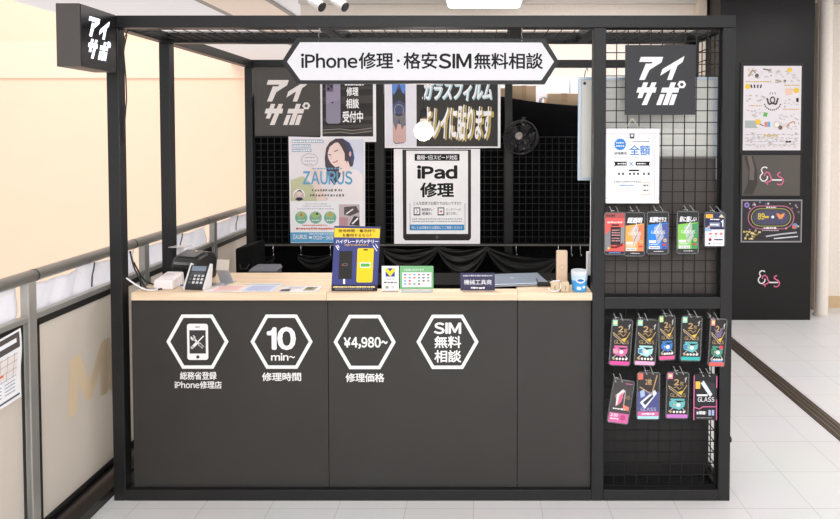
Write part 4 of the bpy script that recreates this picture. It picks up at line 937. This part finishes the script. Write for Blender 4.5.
# front lower plate
# receipt printer
p = floor_at(197, 282, CT)
t = thing('receipt_printer', (at(193.5, 270, .26).x, .26, CT), 'rounded glossy black receipt printer behind the card terminal', 'printer', rot=(0, 0, math.radians(-18)))
b = MB(); pr = M((30, 29, 31), .22)
b.prism([(-.07, 0), (.085, 0), (.09, .1), (.07, .135), (.02, .142), (-.05, .125), (-.075, .09)], -.075, .075, pr, 'x'); b.build('body', t, bevel=.014)
b = MB(); b.prism([(-.051, .126), (.018, .1435), (.018, .1485), (-.053, .131)], -.055, .055, M((96, 96, 96), .3), 'x'); b.build('lid', t)
b = MB(); b.lathe([(0, 0), (.007, 0), (.007, .003), (0, .003)], M((230, 200, 120), .3), 12, (.02, -.0, .146)); b.build('button', t)
# clear leaflet holder behind
p = at(181, 262, .38); t = thing('acrylic_holder', (at(180, 262, .36).x, .36, CT), 'clear acrylic leaflet holder against the second left post', 'holder')
ac = M((214, 214, 216), .2, alpha=.5)
b = MB(); b.box(-.018, 0, 0, .018, .004, .15, ac); b.build('stem', t)
b = MB(); b.hexa([(-.045, -.03, .15), (.035, -.03, .15), (.05, .03, .15), (-.03, .03, .15), (-.045, -.03, .154), (.035, -.03, .154), (.05, .03, .154), (-.03, .03, .154)], ac); b.build('tray', t)
b = MB(); b.box(-.03, -.03, 0, .03, .03, .003, ac); b.build('base', t)
# silver folded tablet stand
t = thing('tablet_stand', (at(224, 279, .17).x, .17, CT), 'silver folded metal tablet stand right of the card terminal', 'stand', rot=(0, 0, math.radians(-8)))
al = M((186, 188, 194), .35, .5)
b = MB(); b.prism([(-.05, 0), (.055, 0), (.055, .004), (-.05, .004)], -.034, .034, al, 'x'); b.build('base', t)
b = MB(); b.hexa([(-.026, .01, .004), (.046, .01, .004), (.046, .014, .004), (-.026, .014, .004), (-.034, -.012, .07), (.03, -.012, .07), (.03, -.008, .07), (-.034, -.008, .07)], al); b.build('support', t)
b = MB(); b.hexa([(-.034, -.013, .07), (.03, -.013, .07), (.03, -.008, .07), (-.034, -.008, .07), (-.042, .012, .118), (.022, .012, .118), (.022, .017, .118), (-.042, .017, .118)], M((206, 196, 184), .35, .4)); b.build('rest', t)
b = MB(); b.box(-.034, -.05, .004, -.012, -.046, .016, al); b.box(.008, -.05, .004, .03, -.046, .016, al); b.build('lip', t)
# papers lying on the counter
def paper(name, c, label, draw, n=0):
    q = [floor_at(x, y, CT + .001 + n) for x, y in c]; o = sum(q, Vector()) / 4; o.z = CT + .001 + n
    b = MB()
    def P_(u, v, e=0): a = q[0].lerp(q[1], u).lerp(q[3].lerp(q[2], u), v); return (a.x - o.x, a.y - o.y, e)
    b.hexa([P_(0, 1), P_(1, 1), P_(1, 0), P_(0, 0), P_(0, 1, .0012), P_(1, 1, .0012), P_(1, 0, .0012), P_(0, 0, .0012)], M((236, 232, 234), .25))
    def r_(u0, v0, u1, v1, m, e=.0016): b.add([P_(u0, v1, e), P_(u1, v1, e), P_(u1, v0, e), P_(u0, v0, e)], [(0, 1, 2, 3)], m)
    draw(r_); tag(b.build(name, loc=o), label, 'leaflet')
def d1(r_):
    r_(.04, .08, .5, .22, K(226, 206, 140)); r_(.54, .08, .96, .2, K(180, 196, 206)); r_(.06, .3, .48, .9, K(238, 214, 208)); r_(.52, .3, .96, .9, K(206, 212, 232))
    for k in range(5): r_(.1, .36 + k * .11, .44, .39 + k * .11, K(222, 130, 110), .002); r_(.56, .36 + k * .11, .92, .39 + k * .11, K(110, 130, 190), .002)
def d2(r_):
    r_(.06, .6, .3, .92, K(60, 62, 70)); r_(.62, .2, .9, .8, K(150, 142, 110)); r_(.66, .3, .8, .6, K(80, 100, 80), .002)
    for k in range(5): r_(.14, .14 + k * .1, .55, .17 + k * .1, K(170, 170, 176))
paper('price_leaflet', [(221, 283.5), (285, 283.5), (273, 292), (204, 292)], 'wide laminated price leaflet lying flat on the left counter', d1)
paper('small_leaflet', [(285, 286), (323.5, 286), (316, 292), (276, 292)], 'smaller leaflet lying flat beside the battery sign', d2)

# standing signs on the counter
def stand_sheet(cx, cy, foot, thick=.003):
    Y = floor_at(cx, foot, CT).y; s = Sheet(cx, cy, Y, thick); return s, Y
bl2 = K(58, 64, 128)
s, Y = stand_sheet(356, 258, 291); t = thing('battery_sign', (s.o.x, s.o.y, CT), 'blue and yellow battery sign standing tilted back on the counter', 'sign')
tp = [(334.5, 226), (381, 226.6), (377, 291), (331, 291)]
s.board(tp, K(30, 30, 38)); s.poly([(334.8, 226.4), (380.6, 227), (377, 290.4), (331.3, 290.4)], bl2, 1)
s.poly([(334.9, 228), (380.2, 228.8), (379.6, 238), (334.3, 237.2)], K(246, 204, 40), 2)
s.text('使用時間・電池持ち', 338.5, 229.2, 375.6, 232.4, K(60, 50, 40), .02); s.text('を重視するなら!!', 342.5, 233.6, 371.5, 236.8, K(60, 50, 40), .02)
s.text('ハイグレードバッテリー', 336, 239.4, 378.4, 243.4, WHITE, .035); s.text('High Grade Battery', 345, 244, 368.6, 246, K(246, 204, 40), .02)
s.poly([(339.6, 251), (352.6, 251), (351.6, 279), (338.2, 279)], K(28, 27, 26), 2); s.ring([(343, 263.4), (347.4, 263.4), (347.4, 265.8), (343, 265.8)], [(343.4, 263.8), (347, 263.8), (347, 265.4), (343.4, 265.4)], K(130, 126, 126), 3); s.rect(342, 264, 343.4, 265.4, K(220, 60, 50), 3)
s.rect(343, 279, 345, 284, WHITE, 2); s.line([(336, 245.6), (338.6, 250)], 1, WHITE, 2); s.line([(337.8, 245), (339.4, 248)], .8, WHITE, 2); s.line([(373, 245), (377, 251)], .8, WHITE, 2); s.line([(375.6, 244), (378, 248)], .8, WHITE, 2)
s.poly([(358.6, 248.2), (373.2, 248.2), (374, 249.4), (372.4, 281), (371, 282.4), (357, 282.4), (356.2, 281), (357.6, 249.4)], K(244, 206, 20), 2); s.rect(363.6, 249, 368, 250.4, K(40, 36, 30), 3)
s.rect(359.8, 262.4, 370.6, 267.6, WHITE, 3); s.rect(360.8, 263.4, 369.4, 266.6, K(86, 176, 70), 4); s.rect(369.6, 264.2, 370.4, 265.8, K(86, 176, 70), 4)
s.rect(331.6, 284.8, 377.2, 290.4, K(22, 24, 40), 2); s.dash(333, 286, 375, 287.8, K(240, 220, 160), 3); s.dash(335, 288.6, 373, 289.4, K(180, 180, 190), 3, w=(.8, 1.8))
H_ = s.o.z - CT; s.build('sign_face', t, loc=(0, 0, H_), rot=(0, 0, 0))
b = MB(); b.prism([(.004, 0), (.06, 0), (.006, .16)], -.02, .02, K(60, 60, 64), 'x'); b.build('easel_back', t)
s, Y = stand_sheet(390, 279, 291.8, .002); t = thing('payment_sign', (s.o.x, s.o.y, CT), 'small white card sign with a blue and yellow emblem on the counter', 'sign')
s.brect(381.8, 266, 398.8, 290.6, K(246, 244, 244)); s.rect(385.6, 268.2, 394.8, 276.6, K(38, 66, 160), 1); s.poly([(385.4, 268.2), (387.6, 268.2), (390.2, 271.6), (392.8, 268.2), (395, 268.2), (395, 271), (390.2, 276.6), (385.4, 271)], K(246, 214, 40), 2)
s.dash(387, 278.4, 394, 279.6, gr, 1); s.dash(383.8, 281.6, 396.8, 283.4, K(90, 90, 96), 1); s.rect(385.4, 286, 388.6, 288.6, K(150, 160, 130), 1); s.rect(391.2, 286, 394.4, 288.6, K(200, 200, 206), 1)
s.build('card', t, loc=(0, 0, s.o.z - CT)); b = MB(); b.box(-.036, -.004, 0, .036, .035, .003, ac); b.build('clear_base', t)
s, Y = stand_sheet(416.6, 279, 292.4, .002); t = thing('payment_list_sign', (s.o.x, s.o.y, CT), 'green bordered sign with rows of tiny payment marks on the counter', 'sign')
s.brect(399.8, 266, 433.4, 289, K(118, 182, 126)); s.text('ご利用いただけます', 404, 268.6, 424, 270.8, WHITE, .02, 2); s.rect(402.2, 272.4, 431.4, 287, K(240, 240, 246), 1)
pc_ = [K(80, 110, 190), K(210, 80, 90), K(130, 140, 150), K(230, 150, 60), K(90, 160, 110), K(220, 130, 160), K(110, 160, 210), K(130, 90, 70)]
k = 0
for j in range(4):
    for i in range(6):
        if (j == 3 and i > 3) or (j == 2 and i in (2,)): continue
        x, y = 404 + i * 4.6, 273.8 + j * 3.1; s.rect(x, y, x + 2.4, y + 1.6, pc_[(k * 3 + j) % 8], 2); k += 1
s.build('sign_face', t, loc=(0, 0, s.o.z - CT)); b = MB(); b.box(-.075, -.006, 0, .075, -.003, .016, ac); b.box(-.075, -.003, 0, .075, .03, .003, ac); b.build('clear_base', t)
s, Y = stand_sheet(477.6, 281, 290.6, .002); t = thing('trader_sign', (s.o.x, s.o.y, CT), 'small navy sign with white Japanese text beside the laptop', 'sign')
s.brect(460.4, 273, 494.8, 290.4, K(58, 56, 88)); s.text('機械工具商', 464, 279.6, 491.6, 284.6, WHITE, .01, 2); s.dash(463, 274.8, 493, 276.4, K(200, 200, 216), 2, w=(1, 2)); s.dash(471, 286.8, 485, 288.8, WHITE, 2)
s.build('sign_face', t, loc=(0, 0, s.o.z - CT)); b = MB(); b.box(-.06, .002, 0, .06, .03, .003, ac); b.build('clear_base', t)

# laptop
la = [floor_at(480, 286.5, CT + .014), floor_at(549.5, 283.5, CT + .014)]
t = thing('laptop', ((la[0].x + la[1].x) / 2 - .01, .21, CT + .001), 'closed silver laptop lying askew behind the navy sign', 'laptop', rot=(0, 0, math.radians(9)))
b = MB(); b.box(-.16, -.11, .002, .16, .11, .01, M((150, 154, 162), .35, .6)); b.build('base', t, bevel=.003)
b = MB(); b.box(-.16, -.11, .011, .16, .11, .017, M((176, 188, 206), .3, .5))
b.lathe([(0, .0176), (.011, .0176)], M((232, 236, 242), .25, .2), 20); b.lathe([(0, .0176), (.004, .0176)], M((232, 236, 242), .25, .2), 8, (.004, .014, 0)); b.build('lid', t, bevel=.003)
for sx in (-1, 1):
    for sy in (-1, 1):
        b = MB(); b.lathe([(0, 0), (.008, 0), (.008, .003)], BLACK, 10, (sx * .13, sy * .085, 0)); b.build('rubber_foot', t)
# black tray
q = at(545, 288, .14); t = tag((lambda b: (b.box(-.04, -.03, 0, .04, .05, .012, BLACK), b.box(-.04, -.03, .012, -.036, .05, .022, BLACK), b.box(.036, -.03, .012, .04, .05, .022, BLACK), b.box(-.036, -.03, .012, .036, -.026, .022, BLACK), b.build('coin_tray', loc=(q.x, .14, CT + .001)))[-1])(MB()), 'small black tray on the desk right of the laptop', 'tray')
# tall beige heated tobacco charger / gadget
q = floor_at(560, 284, CT); t = thing('pocket_charger', (q.x, .1, CT), 'tall beige rectangular gadget standing at the counter right end', 'gadget')
bg = M((216, 190, 164), .35)
b = MB(); b.box(-.0265, -.012, 0, .0265, .014, .18, bg); b.build('body', t, bevel=.006)
b = MB(); n = 20
b.add([(a * math.cos(2 * math.pi * k / n), -.0125, .1 + a * math.sin(2 * math.pi * k / n)) for a in (.012, .0135) for k in range(n)], [(k, (k + 1) % n, n + (k + 1) % n, n + k) for k in range(n)], K(170, 144, 120)); b.build('power_button', t)
# plug adapter with cable
q = floor_at(560, 291.8, CT)
t = thing('charging_adapter', (q.x, .022, CT), 'beige twin charger block with white cable in front of the tall gadget', 'charger')
for sx in (-1, 1):
    b = MB(); b.box(sx * .003, -.016, 0, sx * .042, .014, .047, M((208, 186, 154), .4)); b.build('block', t, bevel=.005)
    b = MB(); b.tube([(sx * .022, -.0165, .03), (sx * .027, -.018, .02), (sx * .022, -.0165, .012)], .0016, K(110, 90, 70), 6); b.build('slot', t)
b = MB(); b.tube([(0, -.018, .046), (.001, -.02, .02), (-.01, -.021, .008), (-.035, -.021, .004), (-.052, -.016, .012), (-.056, -.01, .02)], .003, WHITE, 8); b.tube([(0, .0, .05), (-.03, .0, .049), (-.045, .004, .04)], .003, WHITE, 8); b.build('cable', t, smooth=True)
# tub of wipes
q = floor_at(580, 291.8, CT)
t = thing('wipes_tub', (q.x, .035, CT), 'blue and white plastic tub on the counter by the rack post', 'tub')
b = MB(); H_ = .098
b.lathe([(0, 0), (.032, 0), (.034, .006), (.037, H_ * .55)], M((70, 160, 226), .35), 28); b.lathe([(.037, H_ * .55), (.039, H_ * .8)], M((190, 220, 240), .35), 28)
for a in range(-60, 61, 12):
    pass
b.build('label_sleeve', t, smooth=True)
b = MB(); b.lathe([(.0385, H_ * .8), (.0395, H_ - .006), (.038, H_), (.036, H_), (.036, H_ * .85), (0, H_ * .85)], M((226, 232, 238), .3, alpha=.9), 28); b.build('rim', t, smooth=True)
b = MB()
def cyl(pts, r_, m):
    b.add([(r_ * math.sin(a), -r_ * math.cos(a), z) for a, z in pts], [tuple(range(len(pts)))], m)
cyl([(.0 + .55 * math.cos(k / 8 * math.pi), .057 + .013 * math.sin(k / 8 * math.pi)) for k in range(16)], .0405, WHITE)
cyl([(.0 + .4 * math.cos(k / 8 * math.pi), .057 + .006 * math.sin(k / 8 * math.pi)) for k in range(16)], .0412, K(40, 110, 190))
cyl([(-.2 + .3 * math.cos(k / 8 * math.pi), .02 + .008 * math.sin(k / 8 * math.pi)) for k in range(16)], .0375, K(226, 240, 250)); cyl([(.45 + .2 * math.cos(k / 8 * math.pi), .025 + .007 * math.sin(k / 8 * math.pi)) for k in range(16)], .0378, K(226, 240, 250))
b.build('emblem', t)
# white cable tap by the rack post
q = at(590, 262, .25); t = thing('power_strip', (q.x, .25, at(590, 275, .25).z), 'white power tap hanging on its cord beside the rack post', 'power strip')
b = MB(); b.box(-.018, -.012, 0, .012, .012, .12, WHITE); b.build('body', t, bevel=.004)
b = MB(); b.tube([(0, 0, .12), (.003, 0, .2), (.002, 0, .5), (.01, .0, 1.1), (.02, 0, TOP - T - at(590, 275, .25).z)], .003, WHITE, 8); b.build('cord', t, smooth=True)
# grey box behind the counter and black container
q = at(263, 271, .62); zg = at(263, 267.5, .62).z
t = thing('grey_case', (q.x, .66, 0), 'grey case top showing just behind the left counter', 'case')
b = MB(); b.box(-.075, -.05, 0, .075, .06, zg - .02, M((66, 68, 72), .5)); b.build('body', t, bevel=.004)
b = MB(); b.hexa([(-.078, -.055, zg - .019), (.078, -.055, zg - .019), (.078, .065, zg - .019), (-.078, .065, zg - .019), (-.06, -.04, zg), (.07, -.04, zg), (.07, .055, zg), (-.06, .055, zg)], M((112, 114, 122), .4)); b.build('lid', t)
q0, q1 = at(235, 249, 1.25), at(254, 249, 1.25)
t = thing('storage_bin', ((q0.x + q1.x) / 2, 1.35, 0), 'black cloth storage bin behind the left counter by the rear post', 'bin')
hw = (q1.x - q0.x) / 2; b = MB(); b.hexa([(-hw * .9, -.1, 0), (hw * .9, -.1, 0), (hw * .9, .12, 0), (-hw * .9, .12, 0), (-hw, -.1, q0.z), (hw, -.1, q0.z + .03), (hw, .12, q0.z + .03), (-hw, .12, q0.z)], M((8, 8, 9), .8, spec=.2)); b.build('body', t, bevel=.01)
b = MB(); b.tube([(-hw * .5, -.102, q0.z - .1), (-hw * .3, -.12, q0.z - .13), (hw * .3, -.12, q0.z - .13), (hw * .5, -.102, q0.z - .1)], .005, BLACK, 6); b.build('handle', t)
# cables at the counter's left end
b = MB(); A = at(126.5, 252, .08); B = floor_at(150, 289.5, CT)
def cab_(pts, m, nm, lab): 
    b = MB(); 
    P = [Vector(x) for x in pts]; out = []
    for i in range(len(P) - 1):
        p0, p1, p2, p3 = P[max(i - 1, 0)], P[i], P[i + 1], P[min(i + 2, len(P) - 1)]
        for k in range(6):
            t_ = k / 6; out.append(.5 * ((2 * p1) + (p2 - p0) * t_ + (2 * p0 - 5 * p1 + 4 * p2 - p3) * t_ ** 2 + (3 * p1 - p0 - 3 * p2 + p3) * t_ ** 3))
    out.append(P[-1]); b.tube(out, .0038, m, 8); tag(b.build(nm, smooth=True), lab, 'cable')
x0_ = XL + T + .006; zc = CT + .0045
cab_([(x0_, .06, at(126, 251, .06).z), (x0_ + .02, .06, at(130, 268, .06).z), (x0_ + .06, .05, at(137, 282, .05).z), (x_a + .05, .05, zc), (x_a + .11, .045, zc), (x_a + .125, .07, zc + .01)], BLACK, 'black_cable', 'black cable curving from the left post to the router')
cab_([(x0_, .09, at(126, 262, .09).z), (x0_ + .03, .1, at(131, 276, .1).z), (x_a + .02, .11, CT + .02), (x_a + .045, .14, zc), (x_a + .06, .18, zc), (x_a + .05, .22, zc)], BLACK, 'black_cable', 'second black cable looping behind the router')
cab_([(x0_ - .002, .03, at(124, 278, .03).z), (x0_ + .03, .03, at(130, 283, .03).z), (x_a + .04, .026, CT + .012), (x_a + .085, .024, zc), (x_a + .105, .05, zc)], WHITE, 'white_cable', 'white cable running along the counter to the router')
cab_([(x_a + .2, .06, CT + .02), (x_a + .23, .07, CT + .014), (x_a + .26, .085, CT + .018), (x_a + .29, .09, CT + .02)], M((70, 100, 170), .5), 'blue_cable', 'short blue cable between router and card terminal')

# ------------------------------------------------------------------ bulb and fan
q = at(423, 131, .42)
t = thing('pendant_bulb', (q.x, .455, q.z), 'glowing round filament bulb hanging in front of the film poster', 'lamp')
b = MB(); R_ = .052; prof = [(.0, -R_)] + [(R_ * math.sin(a), -R_ * math.cos(a)) for a in [math.radians(x) for x in range(12, 150, 12)]] + [(.02, .052), (.0175, .07)]
gm = bpy.data.materials.new('warm_bulb_glass'); gm.use_nodes = True; pb = gm.node_tree.nodes['Principled BSDF']
pb.inputs['Base Color'].default_value = (1, .93, .86, 1); pb.inputs['Roughness'].default_value = .05; pb.inputs['Alpha'].default_value = .35
pb.inputs['Emission Color'].default_value = (1, .82, .72, 1); pb.inputs['Emission Strength'].default_value = .22
b.lathe(prof, gm, 28); b.build('glass', t, smooth=True)
b = MB(); b.lathe([(0, -.026), (.016, -.02), (.024, -.004), (.018, .014), (.008, .03), (0, .034)], M((255, 232, 205), .5, 0, 5.0), 20); b.build('filament', t, smooth=True)
b = MB(); b.lathe([(0, .12), (.016, .118), (.019, .11), (.019, .066), (.0, .066)], BLACK, 20); b.build('socket', t, smooth=True)
b = MB(); b.tube([(0, 0, .118), (0, 0, TOP - T - q.z)], .003, BLACK, 8); b.build('cord', t)
lp = bpy.data.lights.new('bulb_light', 'POINT'); lp.energy = 14; lp.color = (1, .92, .84); lp.shadow_soft_size = .03
lo = bpy.data.objects.new('bulb_light', lp); C.objects.link(lo); lo.parent = t; lo.location = (0, -.0, -.075)

q = at(521, 137.5, 1.5)
t = thing('clip_fan', (q.x, 1.5, q.z), 'round black clip fan on the rear post above the laptop', 'fan', rot=(math.radians(-14), 0, math.radians(-22)))
gl_ = M((22, 22, 24), .25)
def ringpts(r, y, n=36): return [(r * math.cos(2 * math.pi * k / n), y, r * math.sin(2 * math.pi * k / n)) for k in range(n + 1)]
b = MB(); Rf = .122
for r, y in ((Rf, 0), (Rf * .985, -.02), (Rf * .985, .02)): b.tube(ringpts(r, y), .0035, gl_, 6, False)
for r, y in ((.1, -.034), (.075, -.042), (.05, -.046), (.032, -.048)): b.tube(ringpts(r, y, 28), .0016, gl_, 5, False)
for k in range(36):
    a = 2 * math.pi * k / 36; c_, s_ = math.cos(a), math.sin(a)
    b.tube([(c_ * .026, -.048, s_ * .026), (c_ * .07, -.044, s_ * .07), (c_ * .105, -.033, s_ * .105), (c_ * Rf, -.004, s_ * Rf)], .0013, gl_, 4, False)
b.lathe([(0, -.05), (.026, -.05), (.028, -.046)], M((150, 142, 140), .3), 20, (0, 0, 0), 'y')
b.build('front_guard', t, smooth=True)
b = MB()
for k in range(24):
    a = 2 * math.pi * k / 24; c_, s_ = math.cos(a), math.sin(a)
    b.tube([(c_ * .03, .05, s_ * .03), (c_ * .1, .036, s_ * .1), (c_ * Rf, .004, s_ * Rf)], .0013, gl_, 4, False)
b.build('rear_guard', t, smooth=True)
for k in range(5):
    a = 2 * math.pi * k / 5; b = MB(); vs = []
    for r, w_, tw in ((.02, .12, .3), (.05, .42, .25), (.08, .5, .2), (.105, .38, .15)):
        for e in (-1, 1): vs.append((r * math.cos(a + e * w_), e * r * tw * .5, r * math.sin(a + e * w_)))
    b.add(vs, [(0, 1, 3, 2), (2, 3, 5, 4), (4, 5, 7, 6)], M((30, 30, 34), .2)); b.build('blade', t, smooth=True, solid=.002)
b = MB(); b.lathe([(0, -.02), (.02, -.018), (.024, .0), (.026, .06), (.034, .065), (.034, .1), (0, .11)], gl_, 20, (0, 0, 0), 'y'); b.build('motor', t, smooth=True)
b = MB(); b.box(-.014, .03, .1, .014, .06, .16, gl_); b.lathe([(0, .02), (.014, .022), (.016, .05)], gl_, 14, (.0, 0, .145), 'y'); b.tube([(0, .09, .02), (0, .1, .09), (0, .06, .13)], .008, gl_, 8); b.build('clip', t)

# ------------------------------------------------------------------ lamps on the ceiling
q0 = at(447, 9, 3.1); q1 = at(521, 9, 3.1)
t = thing('ceiling_light', ((q0.x + q1.x) / 2, 2.55, q0.z), 'bright square ceiling light above the middle of the booth', 'ceiling light')
hw = (q1.x - q0.x) / 2 - .01
b = MB(); b.box(-hw, 0, .02, hw, .55, .07, M((226, 226, 228), .4)); b.build('housing', t, bevel=.004)
b = MB(); b.hexa([(-hw + .03, .03, 0), (hw - .03, .03, 0), (hw - .03, .52, 0), (-hw + .03, .52, 0), (-hw, .004, .02), (hw, .004, .02), (hw, .546, .02), (-hw, .546, .02)], M((255, 253, 250), .5, 0, 2.5)); b.build('diffuser', t)
for sx in (-hw * .8, hw * .66):
    b = MB(); b.tube([(sx, .28, .07), (sx, .28, CEIL - q0.z)], .006, M((120, 120, 120), .4), 8); b.build('rod', t)
t = thing('track_spotlight', (at(328, 2, 2.2).x, 2.2, CEIL), 'twin black and white spotlight on the ceiling left of the light', 'spotlight')
b = MB(); b.box(-.16, -.02, -.035, .16, .02, 0, M((220, 216, 214), .5)); b.build('track', t)
zq = at(328, 6, 2.2).z - CEIL
for px in (317, 340):
    x = at(px, 5, 2.2).x - t.location.x
    b = MB(); b.tube([(x, 0, -.035), (x, 0, zq + .03)], .007, K(150, 148, 148), 8); b.build('stem', t)
    b = MB(); b.tube([(x - .06, 0, zq + .05), (x + .045, -.03, zq - .012)], [.03, .042], M((224, 220, 218), .4), 16)
    b.tube([(x + .045, -.03, zq - .012), (x + .055, -.033, zq - .018)], [.043, .04], BLACK, 16); b.build('lamp_head', t, smooth=False)
